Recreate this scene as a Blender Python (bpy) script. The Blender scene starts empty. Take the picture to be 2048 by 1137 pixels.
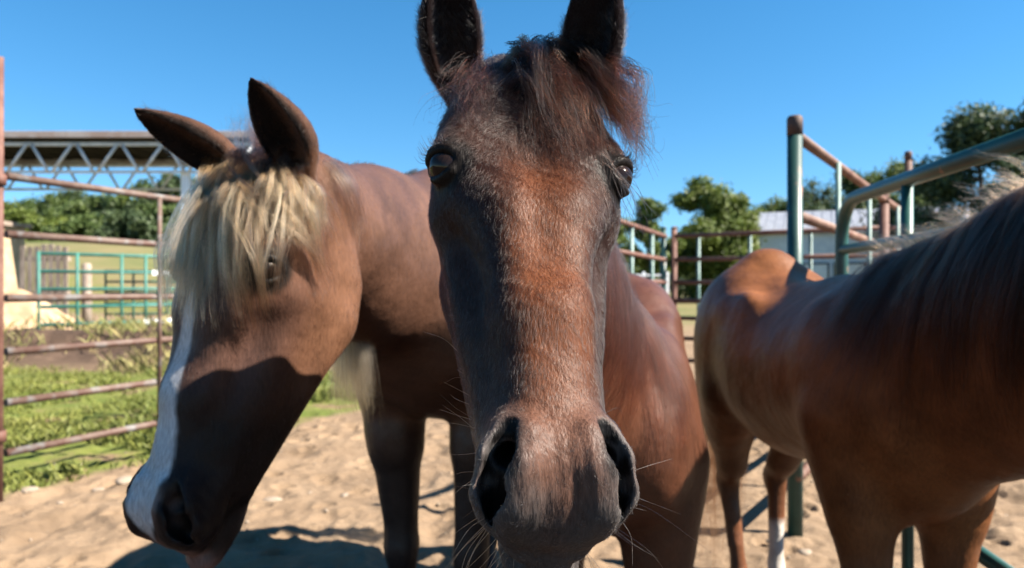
import bpy, math, random
import numpy as np
from mathutils import Vector
from mathutils.bvhtree import BVHTree
rng = np.random.default_rng(7)
random.seed(7)
S = bpy.context.scene
COL = S.collection
# ------------------------------------------------------------------ camera, sky, sun, exposure
CAM_Z = 1.15
FPX = 1480.0 / 2048.0                      # focal length / image width
cam_d = bpy.data.cameras.new('camera')
cam_d.sensor_width = 36.0
cam_d.lens = 36.0 * FPX
cam_d.clip_start = 0.02
cam_d.clip_end = 3000
cam_d.dof.use_dof = True
cam_d.dof.focus_distance = 0.62
cam_d.dof.aperture_fstop = 7.2
cam = bpy.data.objects.new('camera', cam_d)
COL.objects.link(cam)
cam.location = (0, 0, CAM_Z)
cam.rotation_euler = (math.radians(90.135), 0, 0)
S.camera = cam
SUN_DIR = np.array([0.714, -0.155, 0.683])
SUN_DIR /= np.linalg.norm(SUN_DIR)
sun_el = math.asin(SUN_DIR[2])
sun_az = math.atan2(SUN_DIR[0], SUN_DIR[1])     # clockwise from +Y
W = bpy.data.worlds.new('World')
S.world = W
W.use_nodes = True
nt = W.node_tree
sky = nt.nodes.new('ShaderNodeTexSky')
sky.sky_type = 'NISHITA'
sky.sun_disc = False
sky.sun_elevation = sun_el
sky.sun_rotation = sun_az
sky.air_density = 1.0
sky.dust_density = 0.0
sky.ozone_density = 3.0
sky.altitude = 600
bg = nt.nodes['Background']
hsv = nt.nodes.new('ShaderNodeHueSaturation')
hsv.inputs['Saturation'].default_value = 1.30
hsv.inputs['Hue'].default_value = 0.492
tcw = nt.nodes.new('ShaderNodeTexCoord')          # deep clear blue down to the tree line
mpw = nt.nodes.new('ShaderNodeMapping'); mpw.inputs['Location'].default_value = (0, 0, .07); mpw.inputs['Scale'].default_value = (1, 1, .9)
nt.links.new(tcw.outputs['Generated'], mpw.inputs['Vector']); nt.links.new(mpw.outputs[0], sky.inputs['Vector'])
nt.links.new(sky.outputs[0], hsv.inputs['Color'])
nt.links.new(hsv.outputs[0], bg.inputs[0])
bg.inputs[1].default_value = 0.05
sun_d = bpy.data.lights.new('sun', 'SUN')
sun_d.energy = 5.0
sun_d.angle = math.radians(0.53)
sun_d.color = (1.0, 0.93, 0.82)
sun = bpy.data.objects.new('sun', sun_d)
COL.objects.link(sun)
sun.rotation_euler = Vector(SUN_DIR).to_track_quat('Z', 'Y').to_euler()
sun.location = (6, -2, 8)
S.view_settings.view_transform = 'Standard'
S.view_settings.look = 'None'
S.view_settings.gamma = 1
S.view_settings.use_curve_mapping = False
S.view_settings.exposure = 2.05
S.render.engine = 'CYCLES'
S.cycles.max_bounces = 6
S.cycles.transmission_bounces = 4
S.cycles.transparent_max_bounces = 6
S.cycles.caustics_reflective = False
S.cycles.caustics_refractive = False
try:
    S.cycles_curves.shape = 'RIBBONS'
except Exception:
    pass

def at(px, py, d):
    """world point seen at photograph pixel (px,py) at depth d"""
    return np.array([(px - 1024) / 1480.0 * d, d, CAM_Z + (572 - py) / 1480.0 * d])

# ------------------------------------------------------------------ materials
def mat(name):
    m = bpy.data.materials.new(name)
    m.use_nodes = True
    return m, m.node_tree.nodes, m.node_tree.links, m.node_tree.nodes['Principled BSDF']

def noise_mat(name, c1, c2, scale=6, detail=5, rough=0.8, bump=0.0, bscale=None, spec=0.3, metal=0.0, lo=0.4, hi=0.62, stretch=(1, 1, 1), c3=None, s3=30, lo3=.55, hi3=.65, bdist=0.02):
    m, N, L, P = mat(name)
    tc = N.new('ShaderNodeTexCoord')
    mp = N.new('ShaderNodeMapping'); mp.inputs['Scale'].default_value = stretch
    L.new(tc.outputs['Object'], mp.inputs['Vector'])
    n = N.new('ShaderNodeTexNoise'); n.inputs['Scale'].default_value = scale; n.inputs['Detail'].default_value = detail
    n.inputs['Roughness'].default_value = 0.65
    L.new(mp.outputs[0], n.inputs['Vector'])
    r = N.new('ShaderNodeValToRGB')
    r.color_ramp.elements[0].position = lo; r.color_ramp.elements[0].color = (*c1, 1)
    r.color_ramp.elements[1].position = hi; r.color_ramp.elements[1].color = (*c2, 1)
    L.new(n.outputs[0], r.inputs[0])
    out = r.outputs[0]
    if c3 is not None:
        n3 = N.new('ShaderNodeTexNoise'); n3.inputs['Scale'].default_value = s3; n3.inputs['Detail'].default_value = 6
        L.new(mp.outputs[0], n3.inputs['Vector'])
        r3 = N.new('ShaderNodeMapRange'); r3.inputs[1].default_value = lo3; r3.inputs[2].default_value = hi3
        L.new(n3.outputs[0], r3.inputs[0])
        mx = N.new('ShaderNodeMix'); mx.data_type = 'RGBA'
        L.new(r3.outputs[0], mx.inputs['Factor']); L.new(out, mx.inputs['A']); mx.inputs['B'].default_value = (*c3, 1)
        out = mx.outputs['Result']
    L.new(out, P.inputs['Base Color'])
    P.inputs['Roughness'].default_value = rough
    P.inputs['Specular IOR Level'].default_value = spec
    P.inputs['Metallic'].default_value = metal
    if bump:
        b = N.new('ShaderNodeBump'); b.inputs['Strength'].default_value = bump; b.inputs['Distance'].default_value = bdist
        nb = N.new('ShaderNodeTexNoise'); nb.inputs['Scale'].default_value = bscale or scale * 4; nb.inputs['Detail'].default_value = 6
        L.new(mp.outputs[0], nb.inputs['Vector']); L.new(nb.outputs[0], b.inputs['Height']); L.new(b.outputs[0], P.inputs['Normal'])
    return m

RUST = noise_mat('rusty_pipe', (.075, .036, .025), (.12, .08, .062), 7, 6, .62, .25, 60, .35, c3=(.15, .145, .14), s3=9, lo3=.52, hi3=.68, bdist=.004)
RUSTB = noise_mat('brown_rusty_pipe', (.09, .038, .028), (.15, .075, .055), 8, 6, .68, .25, 60, .3, bdist=.004)
GREEN = noise_mat('green_enamel_pipe', (.008, .045, .038), (.014, .068, .056), 5, 5, .38, .1, 50, .5, c3=(.2, .12, .07), s3=12, lo3=.64, hi3=.72, bdist=.003)
GREENPOST = noise_mat('chipped_green_post', (.007, .036, .032), (.015, .058, .05), 5, 5, .45, .15, 40, .4, c3=(.16, .07, .045), s3=9, lo3=.57, hi3=.63, bdist=.003)
TEAL = noise_mat('teal_gate_paint', (.018, .10, .08), (.035, .145, .115), 4, 4, .5, 0, None, .4)
PALEG = noise_mat('weathered_green_steel', (.08, .145, .13), (.17, .24, .22), 8, 4, .5, 0, None, .4)
DARKSTEEL = noise_mat('dark_steel', (.02, .022, .025), (.05, .05, .05), 6, 4, .6)
WHITE = noise_mat('white_paint', (.68, .69, .7), (.78, .78, .78), 3, 4, .5)
WHITESTEEL = noise_mat('galvanised_truss_steel', (.5, .52, .54), (.66, .67, .68), 6, 4, .45, spec=.4)
GREYWOOD = noise_mat('weathered_wood', (.16, .12, .095), (.33, .27, .22), 6, 6, .85, .3, 40, .2, stretch=(6, 6, .6))
TAN = noise_mat('tan_stucco', (.34, .245, .15), (.44, .33, .21), 5, 5, .9, .2)

# ------------------------------------------------------------------ object helpers
def link(o, parent=None):
    COL.objects.link(o)
    if parent is not None:
        o.parent = parent
        o.matrix_parent_inverse = parent.matrix_world.inverted()
    return o

def thing(name, label, cat, loc=(0, 0, 0), group=None):
    o = bpy.data.objects.new(name, None)
    o.empty_display_size = .2
    COL.objects.link(o)
    o.location = loc
    o.matrix_world = __import__('mathutils').Matrix.Translation(Vector(loc))
    tag(o, label, cat, group)
    return o

def tag(o, label=None, cat=None, group=None, kind=None):
    if label: o['label'] = label
    if cat: o['category'] = cat
    if group: o['group'] = group
    if kind: o['kind'] = kind
    return o

def mesh_np(name, V, Fc, m=None, parent=None, smooth=True):
    """V (n,3) world coordinates; Fc (m,3|4) array, or list of faces"""
    me = bpy.data.meshes.new(name)
    V = np.asarray(V, dtype=np.float32)
    if isinstance(Fc, np.ndarray):
        k = Fc.shape[1]
        me.vertices.add(len(V)); me.vertices.foreach_set('co', V.ravel())
        me.loops.add(Fc.size); me.loops.foreach_set('vertex_index', Fc.astype(np.int32).ravel())
        me.polygons.add(len(Fc)); me.polygons.foreach_set('loop_start', np.arange(0, Fc.size, k, dtype=np.int32))
        me.polygons.foreach_set('loop_total', np.full(len(Fc), k, dtype=np.int32))
        me.update(calc_edges=True)
    else:
        me.from_pydata([tuple(v) for v in V], [], Fc)
    if smooth:
        me.polygons.foreach_set('use_smooth', np.ones(len(me.polygons), dtype=bool))
    me.validate()
    o = bpy.data.objects.new(name, me)
    if m: me.materials.append(m)
    return link(o, parent)

class MB:
    """collects shapes, builds ONE mesh object"""
    def __init__(self): self.V = []; self.F = []; self.n = 0
    def add(self, V, F):
        self.V += [tuple(v) for v in V]; self.F += [tuple(i + self.n for i in f) for f in F]; self.n += len(V); return self
    def tube(self, pts, r, seg=10, cap=True):
        pts = [np.array(p, float) for p in pts]; n = len(pts)
        rs = [r] * n if np.isscalar(r) else r
        V = []; prev = None
        for i, p in enumerate(pts):
            t = pts[min(i + 1, n - 1)] - pts[max(i - 1, 0)]; t /= np.linalg.norm(t) + 1e-9
            if prev is None:
                a = np.cross(t, [0, 0, 1.0]);
                if np.linalg.norm(a) < .1: a = np.cross(t, [1.0, 0, 0])
            else: a = prev - t * (prev @ t)
            a /= np.linalg.norm(a); prev = a; b = np.cross(t, a)
            for j in range(seg):
                an = 2 * math.pi * j / seg
                V.append(p + rs[i] * (math.cos(an) * a + math.sin(an) * b))
        F = []
        for i in range(n - 1):
            for j in range(seg):
                F.append((i * seg + j, i * seg + (j + 1) % seg, (i + 1) * seg + (j + 1) % seg, (i + 1) * seg + j))
        if cap:
            F.append(tuple(range(seg))[::-1]); F.append(tuple(range((n - 1) * seg, n * seg)))
        return self.add(V, F)
    def box(self, c, d, axes=None):
        c = np.array(c, float); d = np.array(d, float) / 2
        A = np.eye(3) if axes is None else np.array(axes, float)
        V = [c + A[0] * d[0] * sx + A[1] * d[1] * sy + A[2] * d[2] * sz for sx in (-1, 1) for sy in (-1, 1) for sz in (-1, 1)]
        F = [(0, 1, 3, 2), (4, 6, 7, 5), (0, 4, 5, 1), (2, 3, 7, 6), (0, 2, 6, 4), (1, 5, 7, 3)]
        return self.add(V, F)
    def build(self, name, m, parent=None, smooth=True, bevel=0):
        me = bpy.data.meshes.new(name); me.from_pydata(self.V, [], self.F)
        if m: me.materials.append(m)
        o = bpy.data.objects.new(name, me); link(o, parent)
        if smooth:
            me.polygons.foreach_set('use_smooth', [len(p.vertices) == 4 for p in me.polygons])
        if bevel:
            b = o.modifiers.new('bevel', 'BEVEL'); b.width = bevel; b.segments = 2
        return o

def vnoise(x, y, seed=0):
    """smooth value noise in numpy"""
    xi = np.floor(x).astype(int); yi = np.floor(y).astype(int); xf = x - xi; yf = y - yi
    def h(a, b):
        n = (a * 374761393 + b * 668265263 + seed * 1442695041) & 0x7fffffff
        n = ((n ^ (n >> 13)) * 1274126177) & 0x7fffffff
        return ((n ^ (n >> 16)) & 0xffff) / 65535.0
    u = xf * xf * (3 - 2 * xf); v = yf * yf * (3 - 2 * yf)
    return (h(xi, yi) * (1 - u) + h(xi + 1, yi) * u) * (1 - v) + (h(xi, yi + 1) * (1 - u) + h(xi + 1, yi + 1) * u) * v

def fbm(x, y, seed=0, o=4):
    s = 0; a = .5; f = 1.0
    for i in range(o):
        s = s + a * vnoise(x * f, y * f, seed + i * 17); a *= .5; f *= 2.03
    return s

def sstep(a, b, x):
    t = np.clip((x - a) / (b - a), 0, 1); return t * t * (3 - 2 * t)
# ------------------------------------------------------------------ implicit-surface modelling of the animals
class Frame:
    def __init__(self, o, R, sc=1.0):
        self.o = np.array(o, float); self.R = np.array(R, float); self.sc = sc     # columns = local axes
    def w(self, p): return self.o + self.R @ (np.array(p, float) * self.sc)
    def loc(self, P): return ((np.asarray(P) - self.o) @ self.R) / self.sc

def mkframe(o, u, v, sc=1.0):
    u = np.array(u, float); u /= np.linalg.norm(u)
    v = np.array(v, float); v -= u * (u @ v); v /= np.linalg.norm(v)
    return Frame(o, np.stack([u, v, np.cross(u, v)], 1), sc)

def axis(lo, hi, flo, fhi, hc, hf):
    a = np.linspace(lo, flo, max(2, int((flo - lo) / hc)), endpoint=False) if flo > lo + 1e-6 else np.zeros(0)
    b = np.linspace(flo, fhi, max(2, int((fhi - flo) / hf)), endpoint=False)
    c = np.linspace(fhi, hi, max(2, int((hi - fhi) / hc) + 1)) if hi > fhi + 1e-6 else np.array([fhi])
    return np.concatenate([a, b, c]).astype(np.float32)

class Field:
    def __init__(self, ax, ay, az):
        self.ax, self.ay, self.az = ax, ay, az
        self.F = np.full((len(ax), len(ay), len(az)), 1.0, np.float32)
    def block(self, lo, hi):
        sl = []
        for a, l, h in zip((self.ax, self.ay, self.az), lo, hi):
            i = max(0, np.searchsorted(a, l) - 2); j = min(len(a), np.searchsorted(a, h) + 2); sl.append(slice(i, max(i, j)))
        return tuple(sl)
    def local(self, sl, fr):
        X = self.ax[sl[0]][:, None, None] - np.float32(fr.o[0]); Y = self.ay[sl[1]][None, :, None] - np.float32(fr.o[1]); Z = self.az[sl[2]][None, None, :] - np.float32(fr.o[2])
        R = (fr.R / fr.sc).astype(np.float32)
        return [X * R[0, i] + Y * R[1, i] + Z * R[2, i] for i in range(3)]
    def comb(self, sl, d, k, sub):
        F = self.F[sl]
        if F.size == 0: return
        if sub:
            h = np.clip(.5 - .5 * (F + d) / k, 0, 1); self.F[sl] = F * (1 - h) - d * h + k * h * (1 - h)
        else:
            h = np.clip(.5 + .5 * (F - d) / k, 0, 1); self.F[sl] = F * (1 - h) + d * h - k * h * (1 - h)
    def ell(self, fr, c, r, k=.03, sub=False, rot=None):
        """ellipsoid; rot = (axis index, degrees) local rotation"""
        c = np.array(c, float); r = np.array(r, float)
        Rl = np.eye(3)
        if rot is not None:
            for axn, deg in ([rot] if np.isscalar(rot[0]) else rot):
                a = math.radians(deg); cs, sn = math.cos(a), math.sin(a)
                i, j = [(1, 2), (2, 0), (0, 1)][axn]; M = np.eye(3); M[i, i] = cs; M[j, j] = cs; M[i, j] = -sn; M[j, i] = sn; Rl = Rl @ M
        f2 = Frame(fr.w(c), fr.R @ Rl, fr.sc)
        A = np.abs(f2.R) @ (r * fr.sc); mg = (k * 1.2 + .035) * max(1, fr.sc * .9)
        sl = self.block(f2.o - A - mg, f2.o + A + mg)
        x, y, z = self.local(sl, f2)
        k0 = np.sqrt((x / r[0]) ** 2 + (y / r[1]) ** 2 + (z / r[2]) ** 2); k1 = np.sqrt((x / r[0] ** 2) ** 2 + (y / r[1] ** 2) ** 2 + (z / r[2] ** 2) ** 2) + 1e-6
        self.comb(sl, k0 * (k0 - 1) / k1 * fr.sc, k * fr.sc, sub)
    def rc(self, fr, a, b, ra, rb, k=.03, sub=False, sq=None):
        """tapered capsule; sq=(axis vector local, factor) squashes it along that axis"""
        a = np.array(a, float); b = np.array(b, float)
        wa, wb = fr.w(a), fr.w(b); mr = max(ra, rb) * fr.sc; mg = mr + (k * 1.2 + .035) * max(1, fr.sc * .9)
        sl = self.block(np.minimum(wa, wb) - mg, np.maximum(wa, wb) + mg)
        x, y, z = self.local(sl, fr)
        x = x - np.float32(a[0]); y = y - np.float32(a[1]); z = z - np.float32(a[2]); d = b - a
        q = 1.0
        if sq is not None:
            n = np.array(sq[0], float); n = n - d * (n @ d) / (d @ d); n /= np.linalg.norm(n); q = sq[1]
            pn = (x * n[0] + y * n[1] + z * n[2]) * (1 / q - 1)
            x = x + pn * n[0]; y = y + pn * n[1]; z = z + pn * n[2]
        t = np.clip((x * d[0] + y * d[1] + z * d[2]) / (d @ d), 0, 1)
        dist = np.sqrt((x - t * d[0]) ** 2 + (y - t * d[1]) ** 2 + (z - t * d[2]) ** 2) - (ra + (rb - ra) * t)
        self.comb(sl, dist * fr.sc * (q ** .5), k * fr.sc, sub)
    def chain(self, fr, pts, rs, k=.03, sub=False, sq=None):
        for i in range(len(pts) - 1): self.rc(fr, pts[i], pts[i + 1], rs[i], rs[i + 1], k, sub, sq)
    def ear(self, base, tip, opening, width, bend=0.0, scoop=.72):
        base = np.array(base, float); tip = np.array(tip, float); a = tip - base; L = np.linalg.norm(a); a /= L
        o = np.array(opening, float); o -= a * (a @ o); o /= np.linalg.norm(o)
        fr = Frame(base, np.stack([a, np.cross(o, a), o], 1), 1.0)
        lo = np.minimum(base, tip) - width - .03; hi = np.maximum(base, tip) + width + .03
        sl = self.block(lo, hi); x, y, z = self.local(sl, fr)
        t = x / L
        prof = lambda s: width * np.interp(s, [-.25, -.1, 0, .12, .3, .45, .6, .75, .88, .96, 1.0, 1.02], [.3, .55, .68, .85, 1.0, .98, .86, .64, .37, .17, .06, .01]).astype(np.float32)
        y = y - bend * L * np.clip(t, 0, 2) ** 2; z = z - .10 * L * np.clip(t, 0, 2) ** 2
        w = prof(t)
        endc = np.maximum(x - L, -x - .25 * L)
        d = np.maximum((np.sqrt(y ** 2 + (z / .8) ** 2) - w) * .8, endc)
        self.comb(sl, d, .014, False)
        w2 = np.maximum(prof((t - .06) * 1.07) * scoop, 1e-3)
        d2 = (np.sqrt(y ** 2 + ((z - .62 * w) / .85) ** 2) - w2) * .8
        d2 = np.maximum(d2, np.maximum(x - .97 * L, .10 * L - x))
        self.comb(sl, d2, .006, True)

def surface_nets(Fd):
    F = Fd.F; nx, ny, nz = F.shape
    ins = F < 0
    cnt = np.zeros((nx - 1, ny - 1, nz - 1), np.int8)
    for i in (0, 1):
        for j in (0, 1):
            for k in (0, 1): cnt += ins[i:nx - 1 + i, j:ny - 1 + j, k:nz - 1 + k]
    I, J, K = np.nonzero((cnt > 0) & (cnt < 8)); n = len(I)
    idx = np.full(cnt.shape, -1, np.int32); idx[I, J, K] = np.arange(n)
    acc = np.zeros((n, 3)); num = np.zeros(n)
    cor = [(i, j, k) for i in (0, 1) for j in (0, 1) for k in (0, 1)]
    for a in cor:
        for ax in range(3):
            if a[ax] == 1: continue
            b = list(a); b[ax] = 1
            fa = F[I + a[0], J + a[1], K + a[2]]; fb = F[I + b[0], J + b[1], K + b[2]]
            m = (fa < 0) != (fb < 0)
            t = fa[m] / (fa[m] - fb[m]); p = np.zeros((m.sum(), 3)) + np.array(a); p[:, ax] = t
            acc[m] += p; num[m] += 1
    P = acc / num[:, None]
    V = np.stack([A[i] + (A[i + 1] - A[i]) * P[:, q] for q, (A, i) in enumerate(zip((Fd.ax, Fd.ay, Fd.az), (I, J, K)))], 1)
    quads = []
    for ax in range(3):
        sl0 = [slice(None)] * 3; sl1 = [slice(None)] * 3; sl0[ax] = slice(0, -1); sl1[ax] = slice(1, None)
        ch = ins[tuple(sl0)] != ins[tuple(sl1)]
        o1, o2 = [(1, 2), (2, 0), (0, 1)][ax]
        e = np.stack(np.nonzero(ch), 1)
        ok = (e[:, o1] > 0) & (e[:, o2] > 0) & (e[:, o1] < F.shape[o1] - 1) & (e[:, o2] < F.shape[o2] - 1)
        e = e[ok]
        inside = ins[e[:, 0], e[:, 1], e[:, 2]]
        def cid(d1, d2):
            c = e.copy(); c[:, o1] -= d1; c[:, o2] -= d2; return idx[c[:, 0], c[:, 1], c[:, 2]]
        q = np.stack([cid(1, 1), cid(0, 1), cid(0, 0), cid(1, 0)], 1)
        q[~inside] = q[~inside][:, ::-1]
        quads.append(q)
    Q = np.concatenate(quads)
    Q = Q[(Q >= 0).all(1)]
    return V, Q

def smooth_mesh(V, Q, it=2, lam=.5):
    n = len(V); e = np.concatenate([Q[:, [0, 1]], Q[:, [1, 2]], Q[:, [2, 3]], Q[:, [3, 0]]])
    deg = np.bincount(e.ravel(), minlength=n)[:, None] + 1e-9
    for _ in range(it):
        A = np.zeros((n, 3))
        for c in range(3):
            A[:, c] = np.bincount(e[:, 0], V[e[:, 1], c], n) + np.bincount(e[:, 1], V[e[:, 0], c], n)
        V = V + lam * (A / deg - V)
    return V

def keep_largest(V, Q):
    n = len(V); lab = np.arange(n)
    e = np.concatenate([Q[:, [0, 1]], Q[:, [1, 2]], Q[:, [2, 3]]])
    while True:
        m = np.minimum(lab[e[:, 0]], lab[e[:, 1]]); new = lab.copy()
        np.minimum.at(new, e[:, 0], m); np.minimum.at(new, e[:, 1], m); new = new[new]
        if (new == lab).all(): break
        lab = new
    u, c = np.unique(lab, return_counts=True); k = lab == u[c.argmax()]
    mp = np.cumsum(k) - 1
    return V[k], mp[Q[k[Q[:, 0]]]]

def vnormals(V, Q):
    N = np.cross(V[Q[:, 2]] - V[Q[:, 0]], V[Q[:, 3]] - V[Q[:, 1]]); A = np.zeros_like(V)
    for k in range(4): 
        for c in range(3): A[:, c] += np.bincount(Q[:, k], N[:, c], len(V))
    return A / (np.linalg.norm(A, axis=1, keepdims=True) + 1e-12)

# ---- head, in head coordinates: s along the face poll->lips, v to the horse's left, w out of the face
EYE = (.178, .0905, -.017)
def eye_axes(sg):
    """eye centre, outward axis, direction of the upper lid, direction of the inner corner (head coordinates)"""
    c = np.array(EYE) * (1, sg, 1); e = np.array((.0, sg * .78, .62)); e /= np.linalg.norm(e)
    U = np.array((-.88, sg * .20, .32)); U -= e * (U @ e); U /= np.linalg.norm(U); Fm = np.cross(e, U) * sg
    if Fm[2] < 0: Fm = -Fm
    return c, e, U, Fm
def lid_arc(e, U, Fm, up, out):
    P = []
    for t in np.linspace(-1, 1, 7):
        q = Fm * t * .97 + (U * up + e * out) * (1 - t * t) ** .6 + e * .22 * t * t; P.append(q / np.linalg.norm(q))
    return P
def head_sdf(f, H):
    E = f.ell; C = f.rc
    E(H, (.085, 0, -.075), (.130, .090, .085), .03)                                  # cranium
    for sg in (-1, 1):
        C(H, (.09, sg * .040, -.037), (.235, sg * .030, -.026), .048, .036, .03)   # forehead plane
        C(H, (.235, sg * .030, -.026), (.36, sg * .017, -.028), .036, .026, .03)    # nasal bones
        C(H, (.36, sg * .017, -.028), (.49, sg * .014, -.040), .026, .025, .03)
        E(H, (.172, sg * .070, -.042), (.058, .035, .040), .035)                      # orbit
        C(H, (.105, sg * .070, -.034), (.150, sg * .083, -.016), .022, .013, .03)   # brow
        C(H, (.150, sg * .083, -.016), (.168, sg * .078, -.012), .013, .011, .025)
        C(H, (.20, sg * .078, -.078), (.345, sg * .052, -.092), .020, .012, .03)    # facial crest
        C(H, (.10, sg * .074, -.085), (.20, sg * .078, -.072), .018, .02, .03)      # zygomatic arch
        E(H, (.165, sg * .047, -.158), (.100, .034, .094), .03, rot=(1, -12))       # jowl
        C(H, (.21, sg * .038, -.195), (.47, sg * .022, -.125), .045, .030, .035)     # jaw bar
        C(H, (.20, sg * .034, -.115), (.46, sg * .022, -.076), .05, .032, .04)       # cheek
        E(H, (.512, sg * .038, -.044), (.050, .027, .038), .02, rot=(1, 18))         # alar bulge
        E(H, (.517, sg * .027, -.075), (.040, .031, .034), .022)                    # lip pad
    E(H, (.165, 0, -.13), (.11, .055, .10), .04)
    C(H, (.2, 0, -.12), (.47, 0, -.08), .065, .038, .04)
    E(H, (.508, 0, -.062), (.050, .042, .045), .025)                                # muzzle
    E(H, (.533, 0, -.078), (.030, .041, .032), .02)                                # upper lip
    E(H, (.552, 0, -.124), (.046, .037, .025), .02)                                 # lower lip
    E(H, (.515, 0, -.140), (.040, .030, .028), .03)                                 # chin
    E(H, (.559, 0, -.092), (.014, .036, .012), .012)                                 # edge of the upper lip
    for sg in (-1, 1):                                                               # mouth line
        f.chain(H, [(.596, 0, -.1015), (.566, sg * .026, -.105), (.525, sg * .046, -.105), (.486, sg * .050, -.100)], [.0060, .006, .005, .004], .005, sub=True)
        # nostril: comma shaped hole with a raised rim
        f.chain(H, [(.478, sg * .043, -.021), (.502, sg * .0545, -.026), (.528, sg * .060, -.043), (.538, sg * .056, -.062)], [.006, .009, .010, .008], .012)
        f.chain(H, [(.486, sg * .026, -.012), (.515, sg * .030, -.018), (.541, sg * .036, -.038)], [.007, .009, .009], .016)
        f.chain(H, [(.480, sg * .042, -.009), (.504, sg * .048, -.015), (.529, sg * .050, -.034), (.540, sg * .046, -.054)], [.0065, .0115, .0150, .012], .006, sub=True)
        f.chain(H, [(.505, sg * .042, -.026), (.485, sg * .030, -.045)], [.012, .008], .006, sub=True)
    for sg in (-1, 1):                                                               # eye socket and lids
        c, e, U, Fm = eye_axes(sg)
        f.ell(H, c + e * .011, (.0205, .0205, .0205), .005, sub=True)
        f.chain(H, [c + .0235 * q for q in lid_arc(e, U, Fm, .56, .84)], [.0038, .0048, .0056, .0060, .0056, .0048, .0038], .006)
        f.chain(H, [c + .0205 * q for q in lid_arc(e, -U, Fm, .90, .42)], [.0036, .0038, .0040, .0040, .0040, .0038, .0036], .006)

# ---- trunk and legs, in horse coordinates: x forward, y left, z up, withers above the origin, withers 1.5 high
def trunk_sdf(f, B, belly=0.0, sway=0.0, chest=0.0, lg=1.0, roof=0.0, fl=((.0, .0), (.0, .0)), hl=((.0, .0), (.0, .0)), stance=.14, bony=0.0):
    E = f.ell; C = f.rc
    E(B, (-.18, 0, 1.14 - sway * .5), (.50, .255, .33 - sway * .5), .06)
    if chest: E(B, (.10, 0, .93), (.26, .17, .16 + chest), .08)
    E(B, (-.50, 0, 1.12 - belly * .5 - sway * .4), (.42, .27, .30 + belly * .5 - sway * .4), .08)
    E(B, (.12, 0, 1.08), (.24, .20, .27), .08)
    C(B, (.10, 0, 1.33 - sway), (-.20, 0, 1.405 - sway), .10, .075, .08, sq=((0, 1, 0), .8))
    C(B, (-.20, 0, 1.405 - sway), (-.65, 0, 1.345 - sway * .8), .075, .11, .08)
    C(B, (-.65, 0, 1.345 - sway * .8), (-.86, 0, 1.37), .11, .12, .08)
    C(B, (-.86, 0, 1.37), (-1.08, 0, 1.30), .12, .085, .06)
    for i, sg in enumerate((1, -1)):
        E(B, (-.84, sg * .125, 1.20 - roof), (.30, .150, .26), .07, rot=(1, 10))
        E(B, (-.70, sg * .185, 1.30 - roof), (.06, .045, .05), .08)                      # point of hip
        E(B, (-.55, sg * .19, 1.13), (.14, .06, .2), .08, sub=False)
        E(B, (.06, sg * .155, 1.13 - sway * .9), (.15, .085, .30), .05, rot=(1, -22))
        E(B, (.22, sg * .105, 1.05), (.14, .105, .17), .05)
        # fore leg
        sx, sy = fl[i]; y = sg * stance
        C(B, (.10, sg * .15, .98), (.12 + sx * .3, y + sy * .3, .74), .115 * lg, .085 * lg, .05)
        C(B, (.12 + sx * .3, y + sy * .3, .76), (.12 + sx * .7, y + sy * .7, .48), .085 * lg, .050 * lg, .03)
        E(B, (.125 + sx * .7, y + sy * .7, .455), (.047, .046, .062), .025)
        C(B, (.12 + sx * .7, y + sy * .7, .43), (.115 + sx, y + sy, .17), .036, .032, .02)
        E(B, (.115 + sx, y + sy, .145), (.042, .037, .042), .02)
        C(B, (.12 + sx, y + sy, .14), (.165 + sx, y + sy, .06), .032, .034, .015)
        C(B, (.168 + sx, y + sy, .07), (.185 + sx, y + sy, .012), .042, .056, .012)
        # hind leg
        sx, sy = hl[i]; y = sg * stance
        E(B, (-.90, sg * .15, 1.0), (.22, .115, .32), .06, rot=(1, 14))
        C(B, (-.80, sg * .16, .92), (-1.02 + sx * .5, y + sy * .5, .60), .12, .060, .05)
        C(B, (-1.0 + sx * .5, y + sy * .5, .62), (-1.10 + sx * .6, y + sy * .6, .53), .055, .048, .03)
        E(B, (-1.085 + sx * .6, y + sy * .6, .51), (.055, .043, .065), .025)
        C(B, (-1.07 + sx * .6, y + sy * .6, .48), (-1.045 + sx, y + sy, .18), .040, .034, .02)
        E(B, (-1.045 + sx, y + sy, .15), (.043, .038, .043), .02)
        C(B, (-1.04 + sx, y + sy, .145), (-.995 + sx, y + sy, .06), .033, .035, .015)
        C(B, (-.99 + sx, y + sy, .07), (-.975 + sx, y + sy, .012), .042, .055, .012)
    C(B, (-1.08, 0, 1.32), (-1.17, 0, 1.17), .05, .035, .04)                          # dock of the tail

def neck_sdf(f, pts, rs, sq, k=.07):
    W = Frame((0, 0, 0), np.eye(3), 1.0)
    for i in range(len(pts) - 1):
        d = pts[i + 1] - pts[i]; n = np.cross(d, [0, 0, 1.0]); n /= np.linalg.norm(n)
        f.rc(W, pts[i], pts[i + 1], rs[i], rs[i + 1], k, sq=(n, sq[i]))

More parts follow.
